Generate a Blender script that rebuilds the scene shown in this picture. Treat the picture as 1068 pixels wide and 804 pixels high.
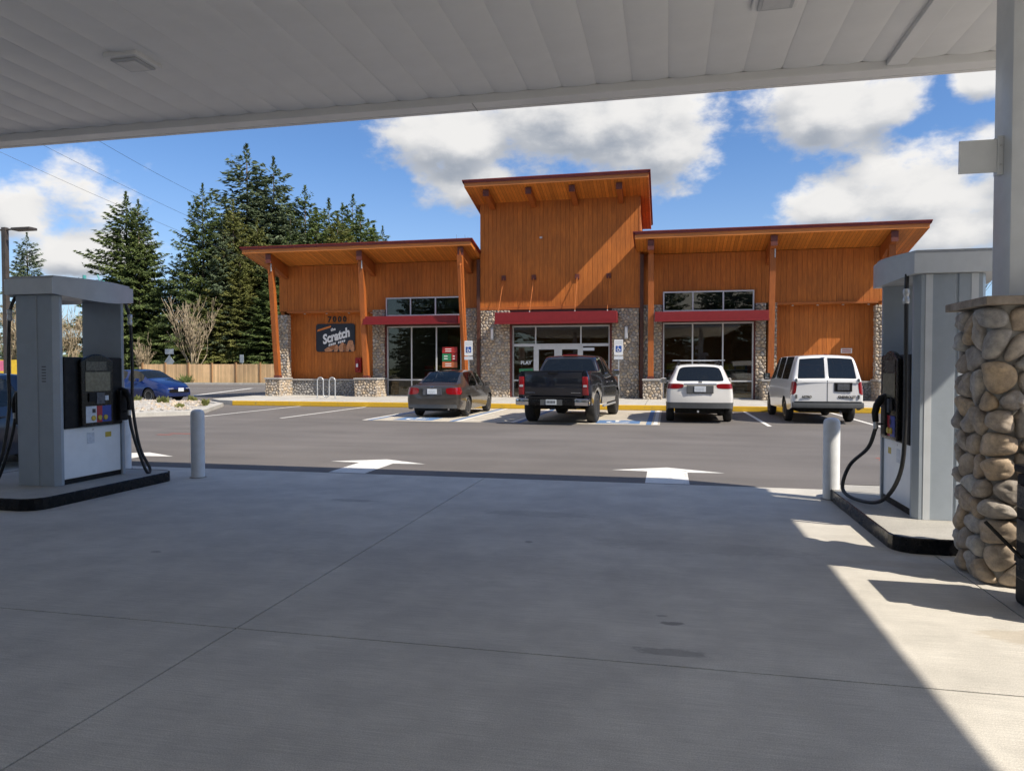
import bpy, bmesh, math, random
import numpy as np
from mathutils import Vector, Matrix
R = math.radians
PI = math.pi
scene = bpy.context.scene
for o in list(bpy.data.objects):
    bpy.data.objects.remove(o)
col = scene.collection
random.seed(7)
rng = np.random.default_rng(7)

# ------------------------------------------------------------------ camera
EYE = 1.55
YAW, PITCH, FPX = R(12.3), R(-1.46), 745.0
cd = bpy.data.cameras.new('camera')
cd.sensor_width = 36.0
cd.lens = FPX / 1068.0 * 36.0
cd.clip_start, cd.clip_end = 0.05, 3000.0
cam = bpy.data.objects.new('camera', cd)
col.objects.link(cam)
cam.location = (0, 0, EYE)
cam.rotation_euler = (PI / 2 + PITCH, 0, YAW)
scene.camera = cam

def ray(px, py):
    x, y = (px - 534.0) / FPX, -(py - 402.0) / FPX
    f = math.cos(PITCH) - y * math.sin(PITCH)
    u = y * math.cos(PITCH) + math.sin(PITCH)
    return (x * math.cos(YAW) - f * math.sin(YAW), x * math.sin(YAW) + f * math.cos(YAW), u)
def on_y(px, py, Y):
    r = ray(px, py); t = Y / r[1]
    return (r[0] * t, Y, EYE + r[2] * t)

# ------------------------------------------------------------------ light
SUN_TRAVEL = Vector((-0.885, 0.34, -1.0)).normalized()
SUN_EL = math.asin(-SUN_TRAVEL.z)
SUN_ROT = math.atan2(-SUN_TRAVEL.x, -SUN_TRAVEL.y)
sl = bpy.data.lights.new('sun', 'SUN')
sl.energy, sl.angle, sl.color = 4.9, R(0.53), (1.0, 0.94, 0.84)
sun = bpy.data.objects.new('sun', sl)
col.objects.link(sun)
sun.rotation_euler = SUN_TRAVEL.to_track_quat('-Z', 'Y').to_euler()
sun.location = (20, -10, 30)

scene.view_settings.view_transform = 'Standard'
scene.view_settings.look = 'None'
scene.view_settings.exposure = 0.31
scene.view_settings.gamma = 1.0
scene.view_settings.use_white_balance = True
scene.view_settings.white_balance_temperature = 6950
scene.cycles.max_bounces = 6
scene.cycles.diffuse_bounces = 3
scene.cycles.glossy_bounces = 3
scene.cycles.transparent_max_bounces = 8
scene.cycles.use_adaptive_sampling = True
scene.cycles.adaptive_threshold = 0.02
scene.cycles.caustics_reflective = scene.cycles.caustics_refractive = False
scene.view_settings.use_curve_mapping = False

world = bpy.data.worlds.new('World')
scene.world = world
world.use_nodes = True

class NT:
    """small helper round a node tree"""
    def __init__(s, tree):
        s.t = tree
    def n(s, typ, **kw):
        nd = s.t.nodes.new(typ)
        for k, v in kw.items():
            setattr(nd, k, v)
        return nd
    def link(s, a, b):
        s.t.links.new(a, b)
    def put(s, sock, v):
        if isinstance(v, (int, float)):
            sock.default_value = v
        elif isinstance(v, (tuple, list)):
            sock.default_value = tuple(v) if len(v) == len(sock.default_value) else tuple(v) + (1.0,)
        else:
            s.link(v, sock)
    def m(s, op, a, b=None, c=None, clamp=False):
        nd = s.n('ShaderNodeMath', operation=op)
        nd.use_clamp = clamp
        s.put(nd.inputs[0], a)
        if b is not None: s.put(nd.inputs[1], b)
        if c is not None: s.put(nd.inputs[2], c)
        return nd.outputs[0]
    def vm(s, op, a, b=None, out=0):
        nd = s.n('ShaderNodeVectorMath', operation=op)
        s.put(nd.inputs[0], a)
        if b is not None: s.put(nd.inputs[1], b)
        return nd.outputs[out]
    def mix(s, f, a, b, blend='MIX'):
        nd = s.n('ShaderNodeMix', data_type='RGBA', blend_type=blend)
        s.put(nd.inputs[0], f); s.put(nd.inputs[6], a); s.put(nd.inputs[7], b)
        return nd.outputs[2]
    def noise(s, vec, scale, detail=4.0, rough=0.55, dist=0.0):
        nd = s.n('ShaderNodeTexNoise')
        if vec is not None: s.link(vec, nd.inputs['Vector'])
        nd.inputs['Scale'].default_value = scale
        nd.inputs['Detail'].default_value = detail
        nd.inputs['Roughness'].default_value = rough
        nd.inputs['Distortion'].default_value = dist
        return nd.outputs[0]
    def ss(s, x, lo, hi, a=0.0, b=1.0):
        nd = s.n('ShaderNodeMapRange', interpolation_type='SMOOTHSTEP')
        s.put(nd.inputs[0], x); s.put(nd.inputs[1], lo); s.put(nd.inputs[2], hi)
        s.put(nd.inputs[3], a); s.put(nd.inputs[4], b)
        return nd.outputs[0]
    def scale(s, vec, v):
        nd = s.n('ShaderNodeMapping')
        s.link(vec, nd.inputs['Vector'])
        nd.inputs['Scale'].default_value = v
        return nd.outputs[0]
    def bump(s, h, strength, dist=0.01):
        nd = s.n('ShaderNodeBump')
        nd.inputs['Strength'].default_value = strength
        nd.inputs['Distance'].default_value = dist
        s.link(h, nd.inputs['Height'])
        return nd.outputs[0]

def build_sky():
    nt = NT(world.node_tree)
    nt.t.nodes.clear()
    out = nt.n('ShaderNodeOutputWorld')
    bg = nt.n('ShaderNodeBackground')
    bg.inputs[1].default_value = 0.1
    sky = nt.n('ShaderNodeTexSky', sky_type='NISHITA')
    sky.sun_disc = False
    sky.sun_elevation, sky.sun_rotation = SUN_EL, SUN_ROT
    sky.air_density, sky.dust_density, sky.ozone_density = 1.0, 0.35, 2.5
    d = nt.n('ShaderNodeTexCoord').outputs['Generated']
    d = nt.vm('NORMALIZE', d)
    # clouds seen in the photograph: azimuth, elevation and half sizes, all angles
    blobs = []
    for (px, py, hx, hy) in [(605, 140, 135, 64), (490, 148, 80, 42), (500, 192, 66, 34), (690, 155, 46, 42),
                             (865, 116, 96, 40), (930, 104, 50, 34), (1024, 84, 40, 24),
                             (965, 195, 100, 60), (1060, 190, 80, 70), (870, 212, 84, 28), (985, 240, 170, 24),
                             (85, 195, 66, 40), (20, 215, 60, 44), (90, 262, 80, 30)]:
        r = ray(px, py); n = math.sqrt(sum(c * c for c in r))
        k = math.cos(math.atan2(px - 534, FPX))
        blobs.append((math.atan2(r[0], r[1]), math.asin(r[2] / n), hx / FPX * k * k, hy / FPX * k))
    g = nt
    sp = g.n('ShaderNodeSeparateXYZ'); g.link(d, sp.inputs[0])
    cm = g.n('ShaderNodeCombineXYZ')
    g.link(g.m('ARCTAN2', sp.outputs[0], sp.outputs[1]), cm.inputs[0])
    g.link(g.m('ARCSINE', sp.outputs[2]), cm.inputs[1])
    ae = cm.outputs[0]
    def field(vec):
        acc = None
        for (a, e, wa, we) in blobs:
            q = g.vm('MULTIPLY_ADD', vec, (1 / wa, 1 / we, 0))
            q.node.inputs[2].default_value = (-a / wa, -e / we, 0)
            v = g.vm('LENGTH', q, None, 1)
            acc = v if acc is None else g.m('SMOOTH_MIN', acc, v, 0.25)
        return g.m('MAXIMUM', g.m('SUBTRACT', 1.0, acc), -0.9)
    acc = field(ae)
    accb = field(g.vm('ADD', ae, (0.014, 0.034, 0)))
    st = g.scale(d, (1.0, 1.0, 1.7))
    f1 = g.noise(st, 7.0, 6.0, 0.62, 0.0)
    f1b = g.noise(g.vm('ADD', st, (0.022, -0.008, 0.060)), 7.0, 3.0, 0.55, 0.0)
    # unseen cloud away from those, added thick enough to keep ambient light neutral
    gen = g.ss(g.noise(st, 2.6, 1.0, 0.5), 0.40, 0.58, -0.9, 0.5)
    front = g.ss(sp.outputs[1], 0.30, 0.60)
    base = g.m('ADD', g.m('MULTIPLY', acc, front), g.m('MULTIPLY', gen, g.m('SUBTRACT', 1.0, front)))
    d0 = g.m('ADD', base, g.m('MULTIPLY', g.m('SUBTRACT', f1, 0.5), 2.9))
    mask = nt.ss(d0, -0.12, 0.46)
    rise = nt.m('ADD', nt.m('MULTIPLY', nt.m('SUBTRACT', f1, f1b), 2.0), nt.m('MULTIPLY', nt.m('SUBTRACT', acc, accb), 0.75))
    lit = nt.ss(rise, -0.50, 0.42)
    edge = nt.ss(d0, 0.05, 0.60, 1.0, 0.0)
    shade = nt.m('ADD', nt.m('MULTIPLY', lit, 0.85), nt.m('MULTIPLY', edge, 0.30), clamp=True)
    cc = nt.mix(shade, (2.7, 3.15, 3.95), (7.5, 7.65, 7.9))
    sepz = nt.n('ShaderNodeSeparateXYZ'); nt.link(d, sepz.inputs[0])
    veil = nt.ss(sepz.outputs[2], 0.0, 0.30, 0.35, 0.0)
    tint = nt.mix(1.0, sky.outputs[0], (0.70, 0.97, 1.32), 'MULTIPLY')
    base = nt.mix(veil, tint, (5.2, 6.0, 7.4))
    c = nt.mix(mask, base, cc)
    nt.link(c, bg.inputs[0])
    nt.link(bg.outputs[0], out.inputs[0])
build_sky()
world.cycles.sampling_method = 'MANUAL'
world.cycles.sample_map_resolution = 256

# ------------------------------------------------------------------ materials
M = {}
def newmat(name):
    m = bpy.data.materials.new(name); m.use_nodes = True
    M[name] = m
    nt = NT(m.node_tree)
    b = next(n for n in nt.t.nodes if n.type == 'BSDF_PRINCIPLED')
    return m, nt, b
def plain(name, c, rough=0.5, metal=0.0, var=0.10, vs=6.0, bump=0.0, bs=60.0, coat=0.0, obj_var=0.0):
    """one base colour, broken up by noise"""
    m, nt, b = newmat(name)
    tc = nt.n('ShaderNodeTexCoord').outputs['Object']
    f = nt.noise(tc, vs, 5.0, 0.6)
    lo = tuple(x * (1 - var) for x in c); hi = tuple(min(1, x * (1 + var)) for x in c)
    cc = nt.mix(nt.ss(f, 0.3, 0.7), lo, hi)
    if obj_var:
        oi = nt.n('ShaderNodeObjectInfo').outputs['Random']
        cc = nt.mix(1.0, cc, nt.mix(oi, (1 - obj_var,) * 3, (1 + obj_var,) * 3), 'MULTIPLY')
    nt.link(cc, b.inputs['Base Color'])
    nt.link(nt.ss(nt.noise(tc, vs * 2.3, 4.0), 0.3, 0.7, max(0.02, rough * 0.85), min(1, rough * 1.15)), b.inputs['Roughness'])
    b.inputs['Metallic'].default_value = metal
    if coat:
        b.inputs['Coat Weight'].default_value = coat
        b.inputs['Coat Roughness'].default_value = 0.04
    if bump:
        nt.link(nt.bump(nt.noise(tc, bs, 4.0), bump, 0.01), b.inputs['Normal'])
    return m

plain('white_paint', (0.74, 0.75, 0.76), 0.42, var=0.03)
plain('canopy_white', (0.78, 0.78, 0.775), 0.38, var=0.03, vs=1.5)
plain('canopy_seam', (0.30, 0.30, 0.31), 0.6)
plain('grey_paint', (0.34, 0.39, 0.445), 0.36, var=0.04)
plain('light_grey_paint', (0.60, 0.635, 0.67), 0.36, var=0.04)
plain('hood_grey', (0.47, 0.485, 0.505), 0.40, var=0.05)
plain('pump_white', (0.84, 0.86, 0.88), 0.35, var=0.03)
plain('black_plastic', (0.008, 0.008, 0.009), 0.55, var=0.2, bump=0.1, bs=200)
M['black_plastic'].node_tree.nodes['Principled BSDF'].inputs['Specular IOR Level'].default_value = 0.25
plain('black_gloss', (0.007, 0.007, 0.008), 0.26)
M['black_gloss'].node_tree.nodes['Principled BSDF'].inputs['Specular IOR Level'].default_value = 0.3
plain('rubber', (0.018, 0.018, 0.018), 0.72, var=0.25, vs=20)
plain('hose_rubber', (0.012, 0.012, 0.013), 0.42, var=0.2)
plain('tyre', (0.022, 0.022, 0.023), 0.8, var=0.25, vs=15)
plain('alloy', (0.55, 0.55, 0.56), 0.32, 0.85, var=0.05)
plain('alloy_dark', (0.22, 0.22, 0.23), 0.35, 0.8, var=0.05)
plain('chrome', (0.72, 0.72, 0.73), 0.12, 1.0, var=0.03)
plain('galvanised', (0.52, 0.54, 0.56), 0.42, 0.6, var=0.12, vs=14)
plain('bollard_white', (0.70, 0.72, 0.74), 0.48, var=0.06, vs=9, bump=0.05)
plain('red_steel', (0.19, 0.008, 0.011), 0.5, var=0.08)
plain('red_roof', (0.17, 0.022, 0.018), 0.45, var=0.12)
plain('beam_end', (0.12, 0.028, 0.020), 0.6, var=0.15)
plain('brown_trim', (0.075, 0.026, 0.016), 0.6, var=0.2)
plain('red_jamb', (0.11, 0.020, 0.016), 0.5, var=0.15)
plain('frame_white', (0.60, 0.61, 0.62), 0.4, 0.3, var=0.05)
plain('yellow_paint', (0.62, 0.36, 0.020), 0.6, var=0.2, vs=5)
plain('sign_white', (0.78, 0.79, 0.80), 0.45, var=0.02)
plain('sign_blue', (0.012, 0.085, 0.36), 0.45, var=0.04)
plain('sign_dark', (0.013, 0.018, 0.030), 0.4, var=0.1)
plain('sign_orange', (0.62, 0.18, 0.035), 0.5, var=0.1)
plain('crust', (0.50, 0.235, 0.12), 0.6, var=0.25, vs=9)
plain('crust_dark', (0.30, 0.11, 0.04), 0.6, var=0.3, vs=9)
plain('number_black', (0.012, 0.011, 0.011), 0.5)
plain('poster_red', (0.40, 0.03, 0.03), 0.4)
plain('poster_green', (0.03, 0.22, 0.10), 0.4)
plain('poster_orange', (0.46, 0.13, 0.05), 0.4)
plain('extinguisher_red', (0.32, 0.010, 0.012), 0.3, var=0.05)
plain('trunk_bark', (0.085, 0.065, 0.05), 0.9, var=0.35, vs=3, bump=0.5, bs=9)
plain('bare_bark', (0.36, 0.29, 0.20), 0.9, var=0.25, vs=3)
plain('bare_bark_dark', (0.10, 0.075, 0.06), 0.9, var=0.25, vs=3)
plain('steel_pole', (0.065, 0.055, 0.05), 0.5, 0.2, var=0.15)
plain('wire', (0.03, 0.03, 0.032), 0.6)
plain('teal', (0.06, 0.30, 0.30), 0.5)
plain('screen', (0.17, 0.155, 0.105), 0.22, var=0.22, vs=24)
plain('screen_dim', (0.060, 0.056, 0.048), 0.2, var=0.5, vs=30)
plain('button_yellow', (0.58, 0.42, 0.05), 0.4)
plain('grade_red', (0.40, 0.015, 0.030), 0.4)
plain('grade_blue', (0.015, 0.05, 0.30), 0.4)
plain('interior_dark', (0.20, 0.18, 0.16), 0.8, var=0.2)
plain('interior_floor', (0.16, 0.15, 0.14), 0.5, var=0.15)
plain('shelf_goods', (0.14, 0.11, 0.10), 0.6, var=0.6, vs=5)
plain('mortar', (0.30, 0.285, 0.26), 0.95, var=0.2, vs=12, bump=0.5, bs=60)
plain('cap_stone', (0.30, 0.25, 0.205), 0.85, var=0.25, vs=9, bump=0.5, bs=40)
plain('concrete_cap', (0.35, 0.34, 0.33), 0.9, var=0.12, vs=8, bump=0.3, bs=40)
plain('plate_white', (0.62, 0.66, 0.72), 0.45, var=0.12, vs=30)
plain('plate_dark', (0.08, 0.085, 0.10), 0.5, var=0.4, vs=30)
plain('sign_back', (0.52, 0.57, 0.62), 0.5, 0.0, var=0.05)
plain('soil', (0.12, 0.09, 0.06), 0.95, var=0.3)
plain('seat_cloth', (0.16, 0.15, 0.14), 0.85)
plain('banner_yellow', (0.62, 0.42, 0.04), 0.5)
plain('banner_pink', (0.55, 0.14, 0.24), 0.5)
plain('house_red', (0.30, 0.10, 0.07), 0.7)
plain('house_wall', (0.48, 0.46, 0.42), 0.8)
plain('underbody', (0.010, 0.010, 0.010), 0.9)
plain('bumper_grey', (0.085, 0.09, 0.095), 0.6, var=0.08)
plain('red_spray', (0.42, 0.10, 0.07), 0.8)

def paint(name, c, metal=0.0, dirt=0.12, rough=0.30):
    """car paint: clear coat over a body colour with road dust low down"""
    m, nt, b = newmat(name)
    tc = nt.n('ShaderNodeTexCoord').outputs['Object']
    sp = nt.n('ShaderNodeSeparateXYZ'); nt.link(tc, sp.inputs[0])
    low = nt.ss(nt.m('ADD', sp.outputs[2], nt.m('MULTIPLY', nt.noise(tc, 5.0, 5.0), 0.35)), 0.35, 0.95, 1.0, 0.0)
    f = nt.m('MULTIPLY', nt.m('ADD', nt.m('MULTIPLY', low, 0.8), 0.2), nt.m('MULTIPLY', nt.noise(tc, 3.0, 6.0, 0.65), dirt * 2))
    nt.link(nt.mix(f, c, (0.22, 0.195, 0.165)), b.inputs['Base Color'])
    nt.link(nt.m('ADD', rough, nt.m('MULTIPLY', f, 0.7)), b.inputs['Roughness'])
    b.inputs['Metallic'].default_value = metal
    b.inputs['Coat Weight'].default_value = 0.9
    b.inputs['Coat Roughness'].default_value = 0.05
paint('paint_graphite', (0.075, 0.068, 0.062), 0.6, 0.14)
paint('paint_black', (0.004, 0.006, 0.013), 0.0, 0.07, 0.22)
paint('paint_white', (0.74, 0.745, 0.75), 0.0, 0.08)
paint('paint_offwhite', (0.70, 0.69, 0.67), 0.0, 0.12)
paint('paint_blue', (0.003, 0.022, 0.13), 0.35, 0.04, 0.25)
paint('paint_navy', (0.010, 0.020, 0.045), 0.3, 0.08)

def glass(name, tint, thru, gloss=0.03, refl=(1.0, 0.92, 0.80)):
    m, nt, b = newmat(name)
    t = nt.t
    out = next(n for n in t.nodes if n.type == 'OUTPUT_MATERIAL')
    t.nodes.remove(b)
    tr = nt.n('ShaderNodeBsdfTransparent'); tr.inputs[0].default_value = (*tint, 1)
    df = nt.n('ShaderNodeBsdfDiffuse'); df.inputs[0].default_value = (0.012, 0.014, 0.015, 1)
    gl = nt.n('ShaderNodeBsdfGlossy'); gl.inputs[0].default_value = (*refl, 1); gl.inputs[1].default_value = gloss
    mx = nt.n('ShaderNodeMixShader'); mx.inputs[0].default_value = thru
    nt.link(df.outputs[0], mx.inputs[1]); nt.link(tr.outputs[0], mx.inputs[2])
    fr = nt.n('ShaderNodeFresnel'); fr.inputs[0].default_value = 1.55
    tc = nt.n('ShaderNodeTexCoord').outputs['Object']
    bn = nt.bump(nt.noise(tc, 1.3, 2.0), 0.04, 0.02)
    nt.link(bn, gl.inputs['Normal'])
    m2 = nt.n('ShaderNodeMixShader')
    nt.link(nt.m('ADD', nt.m('MULTIPLY', fr.outputs[0], 0.85), 0.03, clamp=True), m2.inputs[0])
    nt.link(mx.outputs[0], m2.inputs[1]); nt.link(gl.outputs[0], m2.inputs[2])
    nt.link(m2.outputs[0], out.inputs[0])
glass('shop_glass', (0.62, 0.68, 0.66), 0.85, 0.01)
glass('car_glass', (0.60, 0.65, 0.66), 0.9)
glass('car_glass_dark', (0.16, 0.17, 0.18), 0.35)

def lamp_red(name, c):
    m, nt, b = newmat(name)
    tc = nt.n('ShaderNodeTexCoord').outputs['Object']
    f = nt.n('ShaderNodeTexWave'); f.inputs['Scale'].default_value = 12
    nt.link(tc, f.inputs[0])
    nt.link(nt.mix(f.outputs[1], c, tuple(x * 0.45 for x in c)), b.inputs['Base Color'])
    b.inputs['Roughness'].default_value = 0.12
    b.inputs['Coat Weight'].default_value = 1.0
lamp_red('tail_red', (0.34, 0.008, 0.014))
lamp_red('lamp_clear', (0.62, 0.63, 0.66))

def wood(name, lo, hi, along='z', obj_var=0.22, rough=0.55, groove=0.0):
    """stained timber, grain along one local axis, a tint of its own for each board"""
    m, nt, b = newmat(name)
    tc = nt.n('ShaderNodeTexCoord').outputs['Object']
    geo = nt.n('ShaderNodeNewGeometry').outputs['Position']
    s = {'x': (0.6, 9, 9), 'y': (9, 0.6, 9), 'z': (9, 9, 0.6)}[along]
    g = nt.noise(nt.scale(geo, s), 3.0, 6.0, 0.65, 0.6)
    big = nt.noise(geo, 0.55, 3.0)
    rnd = nt.n('ShaderNodeObjectInfo').outputs['Random']
    cc = nt.mix(nt.ss(g, 0.25, 0.75), lo, hi)
    cc = nt.mix(1.0, cc, nt.mix(rnd, (1 - obj_var,) * 3, (1 + obj_var,) * 3), 'MULTIPLY')
    cc = nt.mix(1.0, cc, nt.mix(nt.ss(big, 0.3, 0.7), (0.86, 0.86, 0.86), (1.1, 1.08, 1.05)), 'MULTIPLY')
    h = g
    if groove:
        sp = nt.n('ShaderNodeSeparateXYZ'); nt.link(geo, sp.inputs[0])
        ax = sp.outputs[0] if along != 'x' else sp.outputs[1]
        fr = nt.m('FRACT', nt.m('DIVIDE', ax, groove))
        e = nt.m('MINIMUM', fr, nt.m('SUBTRACT', 1.0, fr))
        gg = nt.ss(e, 0.0, 0.09)
        cell = nt.n('ShaderNodeTexWhiteNoise', noise_dimensions='1D')
        nt.link(nt.m('FLOOR', nt.m('DIVIDE', ax, groove)), cell.inputs['W'])
        cc = nt.mix(1.0, cc, nt.mix(cell.outputs[0], (0.80, 0.80, 0.80), (1.15, 1.15, 1.15)), 'MULTIPLY')
        cc = nt.mix(gg, tuple(x * 0.45 for x in lo), cc)
        h = nt.m('ADD', nt.m('MULTIPLY', g, 0.2), gg)
    nt.link(cc, b.inputs['Base Color'])
    b.inputs['Roughness'].default_value = rough
    nt.link(nt.bump(h, 0.25, 0.01), b.inputs['Normal'])
wood('siding', (0.36, 0.100, 0.015), (0.56, 0.172, 0.028), obj_var=0.09, rough=0.75)
wood('trim_wood', (0.34, 0.095, 0.018), (0.50, 0.150, 0.030), 'x', 0.10, 0.7)
wood('column_wood', (0.27, 0.072, 0.013), (0.41, 0.115, 0.022), 'z', 0.12, 0.6)
wood('soffit_wood', (0.47, 0.155, 0.026), (0.66, 0.235, 0.042), 'y', 0.06, 0.55, 0.15)
wood('fascia_wood', (0.46, 0.145, 0.030), (0.62, 0.210, 0.045), 'x', 0.1, 0.45)
wood('fence_wood', (0.66, 0.43, 0.23), (0.82, 0.57, 0.33), 'z', 0.18, 0.8, 0.145)
wood('post_wood', (0.22, 0.125, 0.06), (0.30, 0.17, 0.085), 'z', 0.15, 0.8)

def stone(name, cols):
    m, nt, b = newmat(name)
    geo = nt.n('ShaderNodeNewGeometry')
    pos = geo.outputs['Position']
    rnd = nt.n('ShaderNodeAttribute', attribute_name='tint').outputs['Fac']
    ra = nt.n('ShaderNodeValToRGB')
    ra.color_ramp.elements.remove(ra.color_ramp.elements[0])
    for i, c in enumerate(cols):
        e = ra.color_ramp.elements[0] if i == 0 else ra.color_ramp.elements.new(i / (len(cols) - 1))
        e.position = i / (len(cols) - 1); e.color = (*c, 1)
    nt.link(rnd, ra.inputs[0])
    n1 = nt.noise(pos, 11.0, 8.0, 0.72); n2 = nt.noise(pos, 70.0, 5.0, 0.7)
    cc = nt.mix(1.0, ra.outputs[0], nt.mix(nt.ss(n1, 0.25, 0.75), (0.58, 0.58, 0.61), (1.36, 1.33, 1.28)), 'MULTIPLY')
    cc = nt.mix(nt.ss(n2, 0.58, 0.75), cc, tuple(x * 0.6 for x in cols[0]))
    nt.link(cc, b.inputs['Base Color'])
    b.inputs['Roughness'].default_value = 0.72
    nt.link(nt.bump(nt.m('ADD', nt.m('MULTIPLY', n1, 0.5), n2), 0.30, 0.01), b.inputs['Normal'])
stone('river_stone', [(0.31, 0.29, 0.27), (0.46, 0.35, 0.24), (0.37, 0.36, 0.35), (0.52, 0.39, 0.26), (0.40, 0.325, 0.255), (0.45, 0.44, 0.42), (0.36, 0.30, 0.245)])
stone('veneer_stone', [(0.28, 0.255, 0.23), (0.46, 0.36, 0.25), (0.36, 0.345, 0.33), (0.55, 0.45, 0.33), (0.33, 0.27, 0.21), (0.50, 0.47, 0.43)])
stone('grey_stone', [(0.26, 0.26, 0.26), (0.34, 0.335, 0.33), (0.22, 0.22, 0.225), (0.40, 0.385, 0.36)])

def concrete_mat(name, base, stains=()):
    m, nt, b = newmat(name)
    pos = nt.n('ShaderNodeNewGeometry').outputs['Position']
    big = nt.noise(pos, 0.35, 5.0, 0.6, 0.4)
    mid = nt.noise(pos, 2.2, 6.0, 0.65)
    broom = nt.noise(nt.scale(pos, (3.0, 130.0, 1.0)), 1.0, 3.0, 0.6)
    fine = nt.noise(pos, 160.0, 3.0, 0.6)
    speck = nt.ss(nt.noise(pos, 26.0, 3.0, 0.7), 0.68, 0.74)
    rnd = nt.n('ShaderNodeObjectInfo').outputs['Random']
    cc = nt.mix(nt.ss(big, 0.25, 0.75), tuple(x * 0.88 for x in base), tuple(x * 1.08 for x in base))
    cc = nt.mix(1.0, cc, nt.mix(nt.ss(mid, 0.3, 0.7), (0.88,) * 3, (1.09,) * 3), 'MULTIPLY')
    cc = nt.mix(1.0, cc, nt.mix(nt.ss(broom, 0.25, 0.75), (0.86,) * 3, (1.08,) * 3), 'MULTIPLY')
    cc = nt.mix(1.0, cc, nt.mix(nt.ss(fine, 0.3, 0.7), (0.80,) * 3, (1.16,) * 3), 'MULTIPLY')
    cc = nt.mix(1.0, cc, nt.mix(rnd, (0.96,) * 3, (1.04,) * 3), 'MULTIPLY')
    cc = nt.mix(nt.m('MULTIPLY', speck, 0.35), cc, tuple(x * 0.45 for x in base))
    sp = nt.n('ShaderNodeSeparateXYZ'); nt.link(pos, sp.inputs[0])
    warp = nt.m('MULTIPLY', nt.m('SUBTRACT', nt.noise(nt.scale(pos, (1, 2.2, 1)), 9.0, 6.0, 0.7), 0.5), 2.2)
    for (sx, sy, wx, wy, amt, c) in stains:
        x = nt.m('DIVIDE', nt.m('SUBTRACT', sp.outputs[0], sx), wx)
        y = nt.m('DIVIDE', nt.m('SUBTRACT', sp.outputs[1], sy), wy)
        dd = nt.m('ADD', nt.m('SQRT', nt.m('ADD', nt.m('MULTIPLY', x, x), nt.m('MULTIPLY', y, y))), warp)
        cc = nt.mix(nt.m('MULTIPLY', nt.ss(dd, 0.75, 1.1, 1.0, 0.0), amt), cc, c)
    nt.link(cc, b.inputs['Base Color'])
    nt.link(nt.ss(mid, 0.2, 0.8, 0.68, 0.90), b.inputs['Roughness'])
    nt.link(nt.bump(nt.m('ADD', nt.m('MULTIPLY', broom, 0.7), fine), 0.16, 0.006), b.inputs['Normal'])
OIL = (0.11, 0.10, 0.095)
concrete_mat('forecourt_concrete', (0.58, 0.555, 0.505),
             [(0.02, 3.95, 0.20, 0.05, 0.42, OIL), (0.03, 4.40, 0.08, 0.03, 0.60, OIL), (-0.03, 4.52, 0.035, 0.02, 0.4, OIL), (-1.2, 6.2, 0.04, 0.04, 0.5, OIL),
              (-1.35, 7.4, 0.6, 0.16, 0.22, OIL), (0.3, 6.3, 0.9, 0.2, 0.16, OIL), (-4.2, 5.2, 0.05, 0.04, 0.4, OIL), (-3.6, 7.7, 0.3, 0.08, 0.3, OIL), (-1.6, 5.4, 1.6, 0.35, 0.10, OIL), (-4.6, 3.0, 1.2, 0.5, 0.10, OIL),
              (2.0, 4.6, 0.25, 0.12, 0.35, (0.36, 0.28, 0.18)), (2.3, 4.1, 0.22, 0.08, 0.3, (0.36, 0.26, 0.17)), (1.9, 6.1, 0.5, 0.10, 0.22, (0.34, 0.27, 0.19))])
concrete_mat('pale_concrete', (0.52, 0.47, 0.39))
concrete_mat('island_concrete', (0.44, 0.425, 0.39))
concrete_mat('walk_concrete', (0.50, 0.485, 0.45))

def asphalt_mat():
    m, nt, b = newmat('asphalt')
    pos = nt.n('ShaderNodeNewGeometry').outputs['Position']
    big = nt.noise(pos, 0.25, 5.0, 0.6, 0.3)
    streak = nt.noise(nt.scale(pos, (0.18, 1.6, 1)), 1.0, 4.0, 0.6)
    grit = nt.noise(pos, 70.0, 3.0, 0.7)
    v = nt.n('ShaderNodeTexVoronoi'); v.inputs['Scale'].default_value = 90; nt.link(pos, v.inputs[0])
    base = (0.142, 0.130, 0.123)
    cc = nt.mix(nt.ss(big, 0.3, 0.7), tuple(x * 0.86 for x in base), tuple(x * 1.14 for x in base))
    cc = nt.mix(1.0, cc, nt.mix(nt.ss(streak, 0.3, 0.7), (0.90,) * 3, (1.08,) * 3), 'MULTIPLY')
    cc = nt.mix(1.0, cc, nt.mix(nt.ss(grit, 0.3, 0.7), (0.72,) * 3, (1.28,) * 3), 'MULTIPLY')
    nt.link(cc, b.inputs['Base Color'])
    b.inputs['Roughness'].default_value = 0.85
    nt.link(nt.bump(v.outputs[0], 0.35, 0.006), b.inputs['Normal'])
asphalt_mat()

def road_paint(name, c):
    m, nt, b = newmat(name)
    pos = nt.n('ShaderNodeNewGeometry').outputs['Position']
    n = nt.noise(pos, 6.0, 6.0, 0.7); g = nt.noise(pos, 60.0, 3.0)
    worn = nt.m('MULTIPLY', nt.ss(nt.m('ADD', n, nt.m('MULTIPLY', g, 0.35)), 0.72, 0.90), 0.65)
    nt.link(nt.mix(worn, c, (0.15, 0.145, 0.14)), b.inputs['Base Color'])
    b.inputs['Roughness'].default_value = 0.75
road_paint('line_white', (0.74, 0.73, 0.70))
road_paint('line_blue', (0.10, 0.20, 0.38))
road_paint('kerb_yellow', (0.66, 0.40, 0.025))

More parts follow.
